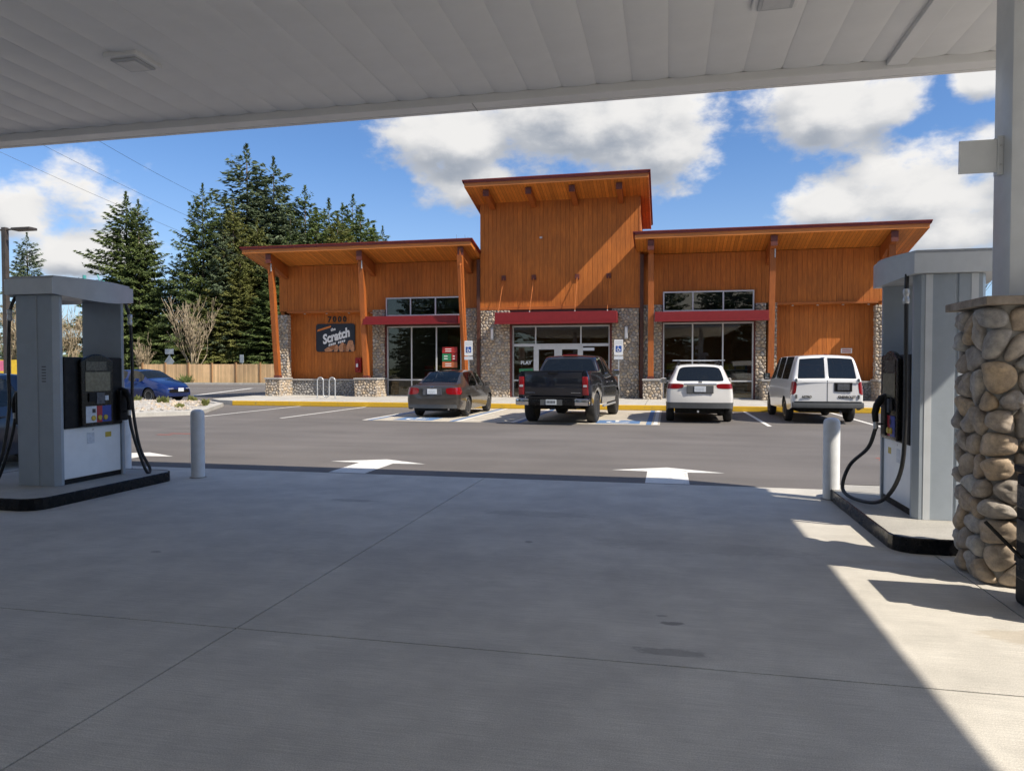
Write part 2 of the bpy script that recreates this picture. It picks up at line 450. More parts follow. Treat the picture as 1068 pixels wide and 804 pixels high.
def gravel_mat():
    m, nt, b = newmat('gravel')
    pos = nt.n('ShaderNodeNewGeometry').outputs['Position']
    v = nt.n('ShaderNodeTexVoronoi'); v.inputs['Scale'].default_value = 16; nt.link(pos, v.inputs[0])
    sepc = nt.n('ShaderNodeSeparateColor'); nt.link(v.outputs[1], sepc.inputs[0])
    cc = nt.mix(sepc.outputs[0], (0.30, 0.28, 0.25), (0.58, 0.56, 0.52))
    nt.link(cc, b.inputs['Base Color']); b.inputs['Roughness'].default_value = 0.9
    nt.link(nt.bump(v.outputs[0], 0.8, 0.03), b.inputs['Normal'])
gravel_mat()
def grass_mat(name, lo, hi):
    m, nt, b = newmat(name)
    pos = nt.n('ShaderNodeNewGeometry').outputs['Position']
    n = nt.noise(pos, 0.4, 6.0, 0.65); n2 = nt.noise(pos, 7.0, 4.0, 0.6)
    nt.link(nt.mix(nt.ss(nt.m('ADD', nt.m('MULTIPLY', n, 0.6), nt.m('MULTIPLY', n2, 0.4)), 0.35, 0.65), lo, hi), b.inputs['Base Color'])
    b.inputs['Roughness'].default_value = 0.95
    nt.link(nt.bump(n2, 0.6, 0.1), b.inputs['Normal'])
grass_mat('grass', (0.07, 0.085, 0.022), (0.13, 0.14, 0.04))
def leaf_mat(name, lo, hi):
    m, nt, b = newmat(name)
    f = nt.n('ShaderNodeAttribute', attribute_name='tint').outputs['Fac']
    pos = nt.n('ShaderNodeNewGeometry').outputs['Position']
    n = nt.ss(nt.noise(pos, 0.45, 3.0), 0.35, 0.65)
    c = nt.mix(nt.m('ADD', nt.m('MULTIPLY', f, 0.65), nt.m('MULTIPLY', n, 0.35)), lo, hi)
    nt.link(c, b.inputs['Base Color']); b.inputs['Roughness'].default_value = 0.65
    out = next(x for x in nt.t.nodes if x.type == 'OUTPUT_MATERIAL')
    tr = nt.n('ShaderNodeBsdfTranslucent'); nt.link(c, tr.inputs[0])
    mx = nt.n('ShaderNodeMixShader'); mx.inputs[0].default_value = 0.30
    nt.link(b.outputs[0], mx.inputs[1]); nt.link(tr.outputs[0], mx.inputs[2]); nt.link(mx.outputs[0], out.inputs[0])
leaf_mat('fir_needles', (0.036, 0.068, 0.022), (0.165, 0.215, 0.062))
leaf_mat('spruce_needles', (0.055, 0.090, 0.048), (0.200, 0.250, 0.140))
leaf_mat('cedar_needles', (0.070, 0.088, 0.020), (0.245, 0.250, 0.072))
leaf_mat('shrub_leaves', (0.05, 0.07, 0.015), (0.17, 0.18, 0.05))

# ------------------------------------------------------------------ mesh helpers
class MB:
    """collects shapes; build() links them as ONE mesh object"""
    def __init__(s):
        s.v, s.f, s.t = [], [], []
        s.tint = None
    def add(s, vs, fs):
        b = len(s.v)
        s.v += [tuple(p) for p in vs]
        s.f += [tuple(i + b for i in f) for f in fs]
        if s.tint is not None: s.t += [s.tint] * len(vs)
        return s
    def box(s, x0, x1, y0, y1, z0, z1):
        return s.add([(x0, y0, z0), (x1, y0, z0), (x1, y1, z0), (x0, y1, z0), (x0, y0, z1), (x1, y0, z1), (x1, y1, z1), (x0, y1, z1)],
                     [(0, 3, 2, 1), (4, 5, 6, 7), (0, 1, 5, 4), (1, 2, 6, 5), (2, 3, 7, 6), (3, 0, 4, 7)])
    def prism(s, poly, axis, a, b):
        """extrude a 2D polygon along one axis; poly in the other two axes, in xyz order"""
        def pt(p, t):
            return {'x': (t, p[0], p[1]), 'y': (p[0], t, p[1]), 'z': (p[0], p[1], t)}[axis]
        n = len(poly)
        return s.add([pt(p, a) for p in poly] + [pt(p, b) for p in poly],
                     [tuple(range(n - 1, -1, -1)), tuple(range(n, 2 * n))] + [(i, (i + 1) % n, n + (i + 1) % n, n + i) for i in range(n)])
    def sheet(s, pts):
        return s.add(pts, [tuple(range(len(pts)))])
    def tube(s, pts, r, n=8, r2=None):
        """round bar through points, radius r tapering to r2"""
        pts = [Vector(p) for p in pts]
        k = len(pts)
        vs, fs = [], []
        prev = None
        for i, p in enumerate(pts):
            d = (pts[min(i + 1, k - 1)] - pts[max(i - 1, 0)]).normalized()
            if prev is None:
                u = d.orthogonal().normalized()
            else:
                u = (prev - d * prev.dot(d)).normalized()
            prev = u
            w = d.cross(u)
            rr = r if r2 is None else r + (r2 - r) * i / (k - 1)
            for j in range(n):
                a = 2 * PI * j / n
                vs.append(p + u * (math.cos(a) * rr) + w * (math.sin(a) * rr))
        for i in range(k - 1):
            for j in range(n):
                fs.append((i * n + j, i * n + (j + 1) % n, (i + 1) * n + (j + 1) % n, (i + 1) * n + j))
        fs.append(tuple(range(n - 1, -1, -1))); fs.append(tuple((k - 1) * n + j for j in range(n)))
        return s.add(vs, fs)
    def lathe(s, prof, c=(0, 0, 0), n=20, axis='z'):
        vs, fs = [], []
        for (r, h) in prof:
            for j in range(n):
                a = 2 * PI * j / n
                q = (r * math.cos(a), r * math.sin(a), h)
                if axis == 'x': q = (q[2], q[0], q[1])
                if axis == 'y': q = (q[0], q[2], q[1])
                vs.append((q[0] + c[0], q[1] + c[1], q[2] + c[2]))
        for i in range(len(prof) - 1):
            for j in range(n):
                fs.append((i * n + j, i * n + (j + 1) % n, (i + 1) * n + (j + 1) % n, (i + 1) * n + j))
        fs.append(tuple(range(n - 1, -1, -1))); fs.append(tuple((len(prof) - 1) * n + j for j in range(n)))
        return s.add(vs, fs)
    def mesh(s, name, mat=None, smooth=False, bevel=0.0, seg=2):
        me = bpy.data.meshes.new(name)
        me.from_pydata(s.v, [], s.f)
        bm = bmesh.new(); bm.from_mesh(me)
        bmesh.ops.recalc_face_normals(bm, faces=bm.faces)
        if bevel:
            bmesh.ops.bevel(bm, geom=[e for e in bm.edges if len(e.link_faces) == 2 and e.calc_face_angle(0) > 0.6],
                            offset=bevel, segments=seg, profile=0.6, affect='EDGES', clamp_overlap=True)
        bm.to_mesh(me); bm.free()
        if s.t and not bevel:
            at = me.attributes.new('tint', 'FLOAT', 'POINT')
            at.data.foreach_set('value', s.t)
        if mat: me.materials.append(M[mat])
        if smooth:
            me.polygons.foreach_set('use_smooth', [True] * len(me.polygons))
            if smooth == 'auto':
                me.set_sharp_from_angle(angle=R(38))
        return me
    def build(s, name, mat, parent=None, smooth=False, bevel=0.0, seg=2):
        return link(name, s.mesh(name, mat, smooth, bevel, seg), parent)

def link(name, me, parent=None, loc=None, scl=None, rot=None):
    o = bpy.data.objects.new(name, me)
    col.objects.link(o)
    if parent: o.parent = parent
    if loc: o.location = loc
    if scl: o.scale = scl
    if rot: o.rotation_euler = rot
    return o
def tag(o, label, cat, group=None):
    o['label'], o['category'] = label, cat
    if group: o['group'] = group
    return o
def thing(name, label, cat, loc=(0, 0, 0), rz=0.0, group=None):
    o = bpy.data.objects.new(name, None)
    col.objects.link(o)
    o.location = loc; o.rotation_euler = (0, 0, rz)
    o.empty_display_size = 0.2
    return tag(o, label, cat, group)
def struct(o):
    o['kind'] = 'structure'; return o
def stuff(o):
    o['kind'] = 'stuff'; return o
def copy_tree(o, parent=None):
    c = o.copy(); col.objects.link(c)
    c.parent = parent
    for ch in list(o.children):
        copy_tree(ch, c)
    return c
def box(name, x0, x1, y0, y1, z0, z1, mat, parent=None, bevel=0.0, smooth=False):
    return MB().box(x0, x1, y0, y1, z0, z1).build(name, mat, parent, smooth, bevel)
def text(name, body, size, mat, parent, loc, rot=(PI / 2, 0, 0), ext=0.004, shear=0.0, bold=0.0, align='CENTER', xs=1.0):
    cu = bpy.data.curves.new(name, 'FONT')
    cu.body, cu.size, cu.extrude, cu.shear, cu.offset = body, size, ext, shear, bold
    cu.align_x, cu.align_y = align, 'CENTER'
    cu.resolution_u = 3
    t = bpy.data.objects.new(name, cu); col.objects.link(t)
    dg = bpy.context.evaluated_depsgraph_get()
    me = bpy.data.meshes.new_from_object(t.evaluated_get(dg))
    bpy.data.objects.remove(t)
    me.materials.clear(); me.materials.append(M[mat])
    return link(name, me, parent, loc, (xs, 1, 1), rot)

# ------------------------------------------------------------------ ground
CE = 9.67          # where the forecourt concrete meets the asphalt
g = MB().sheet([(-900, -900, -0.06), (900, -900, -0.06), (900, 900, -0.06), (-900, 900, -0.06)]).build('ground', 'grass'); struct(g)
a = MB()
for x0, x1, y0, y1 in ((-120, 70, CE, 57.0), (-120, -17, -60, CE), (9, 70, -60, CE), (-17, 9, -60, -12)):
    a.sheet([(x0, y0, 0), (x1, y0, 0), (x1, y1, 0), (x0, y1, 0)])
struct(a.build('asphalt_lot', 'asphalt'))
fc = struct(MB().sheet([(-17, -12, -0.02), (9, -12, -0.02), (9, CE - 0.001, -0.02), (-17, CE - 0.001, -0.02)]).build('forecourt', 'soil'))
xs = [-17, -11.9, -7.2, -2.5, 2.16, 6.9, 9]
ysl = [-12, -8.1, -2.15, 3.765, CE]
for i in range(len(xs) - 1):
    for j in range(len(ysl) - 1):
        MB().box(xs[i] + 0.006, xs[i + 1] - 0.006, ysl[j] + 0.006, ysl[j + 1] - (0.006 if j < 3 else 0), -0.018, 0).build('concrete_panel', 'forecourt_concrete', fc)

def flat(name, pts, z, mat):
    return struct(MB().sheet([(x, y, z) for x, y in pts]).build(name, mat))
def stripe(name, p, q, w, z, mat):
    p, q = Vector((*p, 0)), Vector((*q, 0))
    d = (q - p).normalized(); n = Vector((-d.y, d.x, 0)) * w / 2
    return flat(name, [(v.x, v.y) for v in (p - n, q - n, q + n, p + n)], z, mat)
for cx in (0.0, -4.6, -9.2):
    flat('arrow_marking', [(cx - 0.29, CE + 0.02), (cx + 0.29, CE + 0.02), (cx + 0.29, 10.78), (cx + 0.82, 10.83), (cx, 11.26), (cx - 0.82, 10.83), (cx - 0.29, 10.78)], 0.004, 'line_white')
# accessible stalls on a concrete pad
flat('accessible_stall_pad', [(-8.75, 19.45), (-0.2, 19.45), (-0.2, 25.97), (-8.75, 25.97)], 0.004, 'pale_concrete')
for X in (-14.3, -11.5, 2.62, 5.42, 8.2):
    stripe('parking_line', (X, 19.7), (X, 25.97), 0.11, 0.004, 'line_white')
for X in (-8.70, -5.85, -4.25, -0.32):
    stripe('parking_line', (X, 19.5), (X, 25.95), 0.11, 0.008, 'line_white')
for X in (-8.52, -6.03, -4.07, -0.50):
    stripe('parking_line', (X, 19.5), (X, 25.95), 0.14, 0.008, 'line_blue')
for k in range(5):
    y = 19.9 + k * 1.2
    stripe('hatch_line', (-5.75, y), (-4.35, y + 0.9), 0.11, 0.008, 'line_white')
for cx in (-7.3, -1.35):
    flat('accessible_marking', [(cx - 0.6, 19.75), (cx + 0.6, 19.75), (cx + 0.6, 20.95), (cx - 0.6, 20.95)], 0.008, 'line_blue')
    s = MB()
    ring = [(cx + 0.34 * math.cos(t), 20.2 + 0.34 * math.sin(t)) for t in [PI * 0.75 + k * PI / 10 for k in range(13)]]
    inn = [(cx + 0.24 * math.cos(t), 20.2 + 0.24 * math.sin(t)) for t in [PI * 0.75 + k * PI / 10 for k in range(13)]]
    for k in range(12):
        s.sheet([(*ring[k], 0.012), (*ring[k + 1], 0.012), (*inn[k + 1], 0.012), (*inn[k], 0.012)])
    s.sheet([(cx - 0.1, 20.25, 0.012), (cx, 20.25, 0.012), (cx, 20.7, 0.012), (cx - 0.1, 20.7, 0.012)])
    s.sheet([(cx + 0.0, 20.33, 0.012), (cx + 0.3, 20.33, 0.012), (cx + 0.3, 20.42, 0.012), (cx + 0.0, 20.42, 0.012)])
    s.sheet([(cx - 0.05 + 0.09 * math.cos(t), 20.8 + 0.09 * math.sin(t), 0.012) for t in [k * PI / 4 for k in range(8)]])
    struct(s.build('wheelchair_marking', 'line_white'))
stripe('lane_line', (-25.2, 34.0), (-30.0, 47.5), 0.28, 0.004, 'line_white')
stripe('lane_line', (-46.0, 43.0), (-20.0, 50.0), 0.15, 0.004, 'line_white')
for (x, y, w, h) in ((3.75, 13.2, .30, .05), (3.95, 13.45, .2, .05), (3.6, 12.95, .16, .05), (-11.1, 14.6, .3, .06), (-11.3, 14.3, .2, .06)):
    flat('spray_mark', [(x - w, y - h), (x + w, y - h * .4), (x + w * .9, y + h), (x - w * .8, y + h * .7)], 0.004, 'red_spray')

# pavement in front of the shop and its yellow kerb
walk = MB().box(-17.35, 12.0, 26.16, 31.95, 0, 0.183)
walk.add([(-17.35, 26.16, 0), (-17.35, 33.5, 0), (-19.8, 33.5, 0), (-19.4, 27.6, 0), (-18.3, 26.5, 0),
          (-17.35, 26.16, 0.183), (-17.35, 33.5, 0.183), (-19.8, 33.5, 0.183), (-19.4, 27.6, 0.183), (-18.3, 26.5, 0.183)],
         [(5, 6, 7, 8, 9), (0, 1, 6, 5), (1, 2, 7, 6), (2, 3, 8, 7), (3, 4, 9, 8), (4, 0, 5, 9)])
pv = struct(walk.build('pavement', 'walk_concrete'))
k = struct(MB().box(-17.35, 12.0, 26.0, 26.157, 0, 0.186).build('kerb', 'kerb_yellow', None, False, 0.018))
for X in np.arange(-16.0, 12, 1.52):
    struct(MB().box(X - 0.008, X + 0.008, 26.17, 31.9, 0.1825, 0.1845).build('pavement_joint', 'soil', pv))

# gravel bed with pale kerb, left of the stalls
bedp = [(-14.9, 20.6), (-17.2, 25.2), (-18.5, 26.4), (-19.9, 26.2), (-24.5, 24.6), (-31, 22.5), (-31, 14.5), (-22, 15.6), (-17.5, 17.6)]
bed = MB()
n = len(bedp); cx = sum(p[0] for p in bedp) / n; cy = sum(p[1] for p in bedp) / n
rings = []
for sc, z in ((1.0, 0.0), (1.0, 0.13), (0.985, 0.15), (0.955, 0.15), (0.95, 0.10), (0.8, 0.20), (0.5, 0.30)):
    rings.append([(cx + (p[0] - cx) * sc, cy + (p[1] - cy) * sc, z) for p in bedp])
kb = MB()
for i in range(4):
    for j in range(n):
        kb.sheet([rings[i][j], rings[i][(j + 1) % n], rings[i + 1][(j + 1) % n], rings[i + 1][j]])
struct(kb.build('bed_kerb', 'walk_concrete'))
for i in range(4, 6):
    for j in range(n):
        bed.sheet([rings[i][j], rings[i][(j + 1) % n], rings[i + 1][(j + 1) % n], rings[i + 1][j]])
bed.sheet(rings[6])
struct(bed.build('gravel_bed', 'gravel'))
peb = MB()
def in_poly(x, y, poly):
    c = False; n = len(poly); j = n - 1
    for i in range(n):
        if (poly[i][1] > y) != (poly[j][1] > y) and x < (poly[j][0] - poly[i][0]) * (y - poly[i][1]) / (poly[j][1] - poly[i][1]) + poly[i][0]: c = not c
        j = i
    return c
bin_ = [(cx + (p[0] - cx) * .93, cy + (p[1] - cy) * .93) for p in bedp]
for _ in range(2600):
    x, y = random.uniform(-31, -15), random.uniform(15, 26)
    if not in_poly(x, y, bin_): continue
    r = random.choice((.04, .05, .07, .07, .10)); z = 0.12 + 0.2 * max(0, 1 - max(abs(x - cx) / 8, abs(y - cy) / 5.5))
    peb.tint = random.random()
    vs = [(x + r * random.uniform(.7, 1.3) * math.cos(t), y + r * random.uniform(.7, 1.3) * math.sin(t), z) for t in [q * PI / 3 for q in range(6)]]
    peb.add(vs + [(x, y, z + r * .8)], [(i, (i + 1) % 6, 6) for i in range(6)])
tag(stuff(peb.build('pebbles', 'veneer_stone')), 'pale loose stones covering the planting bed left of the stalls', 'gravel')
struct(box('fence_kerb', -120, -14, 57.0, 57.35, -0.05, 0.16, 'walk_concrete'))
# far bank of grass at the left
hb = MB(); nx = 24
for i in range(nx):
    for j in range(4):
        def P(i, j):
            x = -130 + i * 4.0; y = 60 + j * 9
            return (x, y, -0.05 + (0.9 * j + 0.5 * math.sin(i * .7) * (j > 0)) * max(0.0, min(1, (-44 - x) / 12.0)))
        hb.sheet([P(i, j), P(i + 1, j), P(i + 1, j + 1), P(i, j + 1)])
struct(hb.build('grass_bank', 'grass', None, True))

# ------------------------------------------------------------------ fuel canopy
ZF, YE, XE, XW, YB = 4.554, 8.196, 5.17, -12.6, -9.0
ZD = 4.64
can = thing('fuel_canopy', 'wide white metal fuel station canopy overhead with ribbed underside', 'canopy', (0, 0, ZF))
def ch(o):                              # parts are modelled in world coordinates
    if o.parent is can: o.matrix_parent_inverse = Matrix.Translation((0, 0, -ZF))
    return o
PW = 0.385
x = -0.01 - PW * 32
pm = MB()
pm.prism([(0.0004, 0.075)] + [(0.0004 + (PW - 0.0008) * q / 20, 0.020 * (1 - math.sin(PI * q / 20) ** 0.7)) for q in range(21)] + [(PW - 0.0004, 0.075)], 'y', YB + 0.2, YE - 0.2)
pme = pm.mesh('deck_panel', 'canopy_white', 'auto')
while x < XE - 0.1:
    ch(link('deck_panel', pme, can, (x, 0, ZD + random.uniform(-0.0015, 0.0015)), None, (0, R(random.uniform(-.25, .25)), 0)))
    x += PW
ch(box('roof_deck', XW + .05, XE - .05, YB + .05, YE - .05, ZD + 0.09, ZD + 0.13, 'canopy_seam', can))
for nm, b_ in (('fascia', (XW, XE, YE - 0.06, YE)), ('fascia', (XW, XE, YB, YB + 0.06)), ('fascia', (XW, XW + 0.06, YB + 0.06, YE - 0.06)), ('fascia', (XE - 0.06, XE, YB + 0.06, YE - 0.06))):
    ch(box(nm, *b_, ZF, ZF + 1.28, 'canopy_white', can, 0.006))
ch(box('gutter', XW + .061, XE - .061, YE - 0.26, YE - 0.061, ZF + 0.004, ZF + 0.10, 'canopy_white', can, 0.012))
ch(box('gutter', XW + .061, XE - .061, YB + 0.061, YB + 0.26, ZF + 0.004, ZF + 0.10, 'canopy_white', can, 0.012))
for X in (2.14,):
    ch(box('drop_beam', X, X + 0.20, YB + 0.261, YE - 0.261, ZD - 0.05, ZD + 0.05, 'canopy_white', can, 0.01))
for X in (-9.0, -2.2, 4.4):
    ch(box('fascia_seam', X, X + 0.006, YE - 0.258, YE + 0.002, ZF - 0.0015, ZF + 0.003, 'canopy_seam', can))
for (lx, ly) in ((-5.28, 6.3), (0.87, 6.35), (-5.28, -2), (0.87, -2)):
    hs = ch(box('light_housing', lx - .19, lx + .19, ly - .19, ly + .19, ZD - 0.035, ZD + 0.02, 'canopy_white', can, 0.014))
    ln = box('lens_frame', lx - .145, lx + .145, ly - .145, ly + .145, ZD - 0.055, ZD - 0.034, 'hood_grey', hs, 0.01); ch(ln)
    ch(box('lens', lx - .11, lx + .11, ly - .11, ly + .11, ZD - 0.060, ZD - 0.054, 'frame_white', hs))

# ------------------------------------------------------------------ canopy columns with boulder bases
HS, CRN = 0.292, 0.10
STR = 2 * (HS - CRN)
PER = 4 * STR + 2 * PI * CRN
def around(u):
    """point and outward normal on a rounded square, u metres along its outline"""
    u %= PER
    for k_ in range(4):
        c_, s_ = [(1, 0), (0, 1), (-1, 0), (0, -1)][k_]
        def rot(x, y): return (x * c_ - y * s_, x * s_ + y * c_)
        if u < STR: return rot(-STR / 2 + u, -HS), rot(0, -1)
        u -= STR
        if u < PI / 2 * CRN:
            a_ = u / CRN
            n_ = (math.sin(a_), -math.cos(a_))
            return rot(STR / 2 + CRN * n_[0], -STR / 2 + CRN * n_[1]), rot(*n_)
        u -= PI / 2 * CRN
    return around(0)
def clip_cells(pts, keys, lo, hi, reach):
    """Voronoi cells of pts between two heights"""
    out = {}
    for k_ in keys:
        p = pts[k_]
        poly = [(p[0] - 1, lo), (p[0] + 1, lo), (p[0] + 1, hi), (p[0] - 1, hi)]
        for q in pts.values():
            if q is p or abs(q[0] - p[0]) > reach or abs(q[1] - p[1]) > reach: continue
            nx_, nz_ = q[0] - p[0], q[1] - p[1]
            lim = (q[0] ** 2 + q[1] ** 2 - p[0] ** 2 - p[1] ** 2) / 2
            new = []
            for i_ in range(len(poly)):
                A, B = poly[i_], poly[(i_ + 1) % len(poly)]
                fa, fb = A[0] * nx_ + A[1] * nz_ - lim, B[0] * nx_ + B[1] * nz_ - lim
                if fa <= 0: new.append(A)
                if fa * fb < 0:
                    t_ = fa / (fa - fb); new.append((A[0] + (B[0] - A[0]) * t_, A[1] + (B[1] - A[1]) * t_))
            poly = new
            if len(poly) < 3: break
        if len(poly) >= 3: out[k_] = poly
    return out
def column_cobbles():
    rr = random.Random(5)
    nu, nz, top = 12, 13, 1.98
    du, dz = PER / nu, top / nz
    pts = {}
    for a_ in range(nu):
        for c_ in range(nz):
            if rr.random() < .10: continue
            p = ((a_ + .5 + (.25 if c_ % 2 else -.25) + rr.uniform(-.34, .34)) * du, (c_ + .5 + rr.uniform(-.36, .36)) * dz)
            for k_ in (-1, 0, 1): pts[(a_, c_, k_)] = (p[0] + k_ * PER, p[1])
    cells = clip_cells(pts, [k_ for k_ in pts if k_[2] == 0], 0.0, top, .75)
    out = []
    for poly in cells.values():
        # start from an inscribed shape: corners cut twice
        rp = poly
        for _ in range(3):
            nw = []
            for i_ in range(len(rp)):
                A, B = rp[i_], rp[(i_ + 1) % len(rp)]
                nw.append((A[0] * .75 + B[0] * .25, A[1] * .75 + B[1] * .25)); nw.append((A[0] * .25 + B[0] * .75, A[1] * .25 + B[1] * .75))
            rp = nw
        rp = rp[::2] if len(rp) > 40 else rp
        n = len(rp)
        ce, cz = sum(v[0] for v in rp) / n, sum(v[1] for v in rp) / n
        d0 = rr.uniform(.045, .085)
        tu, tz = rr.uniform(-.25, .25), rr.uniform(-.25, .25)
        b_ = MB(); b_.tint = rr.random()
        ph = rr.uniform(0, 6); vs, fs = [], []
        prof = ((.955, -.012), (.96, .012), (.93, .45), (.84, .74), (.66, .92), (.40, 1.0))
        for (sc, dd) in prof:
            for (u_, v_) in rp:
                U, Z_ = ce + (u_ - ce) * sc, cz + (v_ - cz) * sc
                an = math.atan2(v_ - cz, u_ - ce)
                off = d0 * dd * (1 + .10 * math.sin(2 * an + ph) + .06 * math.sin(5 * an + 2 * ph)) if dd > .02 else dd
                if dd > .02: off += dd * ((u_ - ce) * sc * tu + (v_ - cz) * sc * tz)
                P_, N_ = around(U); vs.append((P_[0] + N_[0] * off, P_[1] + N_[1] * off, min(max(Z_, .0), 1.985)))
        P_, N_ = around(ce); vs.append((P_[0] + N_[0] * d0, P_[1] + N_[1] * d0, cz))
        m_ = len(prof)
        for r_ in range(m_ - 1): fs += [(r_ * n + q, r_ * n + (q + 1) % n, (r_ + 1) * n + (q + 1) % n, (r_ + 1) * n + q) for q in range(n)]
        fs += [((m_ - 1) * n + q, (m_ - 1) * n + (q + 1) % n, m_ * n) for q in range(n)]
        b_.add(vs, fs)
        out.append(b_.mesh('stone', 'river_stone', True))
    return out
column_stones = column_cobbles()
def canopy_column(label):
    bx0, bx1, by0, by1 = -0.33, 0.33, -0.33, 0.33
    t = thing('canopy_column', label, 'column', (2.54, 5.94, 0), 0, 'boulder based columns carrying the canopy')
    MB().prism([around(q / 60 * PER)[0] for q in range(60)], 'z', 0, 1.985).build('mortar_core', 'mortar', t, 'auto')
    cap = MB().prism([(bx0 - .05, by0 - .05), (bx1 + .05, by0 - .05), (bx1 + .05, by1 + .05), (bx0 - .05, by1 + .05)], 'z', 1.986, 2.045)
    cap.build('cap', 'cap_stone', t, False, 0.004, 1)
    box('post', -0.15, 0.15, -0.15, 0.15, 2.046, ZD - 0.055, 'light_grey_paint', t, 0.035, 'auto')
    box('base_plate', -0.19, 0.19, -0.19, 0.19, 2.045, 2.06, 'light_grey_paint', t)
    for me in column_stones: link('stone', me, t)
    box('flag_plate', -0.44, -0.12, -0.025, -0.012, 2.98, 3.22, 'light_grey_paint', t)
    box('flag_bracket', -0.19, -0.151, -0.035, 0.03, 2.96, 3.24, 'light_grey_paint', t)
    for zz in (3.03, 3.17):
        MB().lathe([(.008, 0), (.008, .008)], (-.17, -.043, zz), 6, 'y').build('bolt', 'galvanised', t)
    return t
cc1 = canopy_column('boulder based white canopy column at the right edge of the picture')
cc2 = copy_tree(cc1); cc2.location = (-7.35, 5.2, 0)
cc2['label'] = 'boulder based white canopy column at the near end of the left pump island'
cc2.location = (-7.6, 4.6, 0)

# ------------------------------------------------------------------ pump islands, bollards
def island(label, x0, x1, y0, y1):
    t = thing('pump_island', label, 'pump island', ((x0 + x1) / 2, (y0 + y1) / 2, 0), 0, 'pump islands')
    hx, hy, c = (x1 - x0) / 2, (y1 - y0) / 2, 0.20
    def ring(d):
        X, Y = hx - d, hy - d
        pts = []
        for (sx, sy, a0) in ((1, 1, 0), (-1, 1, 90), (-1, -1, 180), (1, -1, 270)):
            for q in range(5):
                a_ = R(a0 + q * 22.5)
                pts.append((sx * (X - c) + c * math.cos(a_), sy * (Y - c) + c * math.sin(a_)))
        return pts
    MB().prism(ring(0.012), 'z', 0, 0.128).build('slab', 'island_concrete', t, False, 0.006)
    e = MB(); o_, i_ = ring(0), ring(0.011); n = len(o_)
    for j in range(n):
        q = (j + 1) % n
        e.sheet([(*o_[j], 0), (*o_[q], 0), (*o_[q], .124), (*o_[j], .124)])
        e.sheet([(*o_[j], .124), (*o_[q], .124), (*i_[q], .132), (*i_[j], .132)])
    e.build('edge_form', 'black_gloss', t, 'auto')
    return t
island('black edged concrete pump island under the left fuel pump', -8.75, -6.62, 6.35, 8.62)
island('black edged concrete pump island under the right fuel pump', 1.86, 4.1, 6.47, 9.3)
def bollard(x, y, label, mat='bollard_white'):
    t = thing('bollard', label, 'bollard', (x, y, 0), 0, 'bollards guarding the pumps')
    MB().lathe([(.092, 0), (.092, .90), (.086, .925), (.070, .944), (.04, .956), (.008, .96)], n=28).build('post', mat, t, 'auto')
    MB().lathe([(.115, 0), (.113, .006), (.095, .012)], n=28).build('base_ring', 'mortar', t, 'auto')
bollard(-6.46, 8.86, 'pale grey bollard standing right of the left pump island')
bollard(1.885, 8.98, 'white bollard in front of the white van by the right pump')
bollard(-8.08, 9.35, 'grey bollard half hidden behind the left fuel pump')

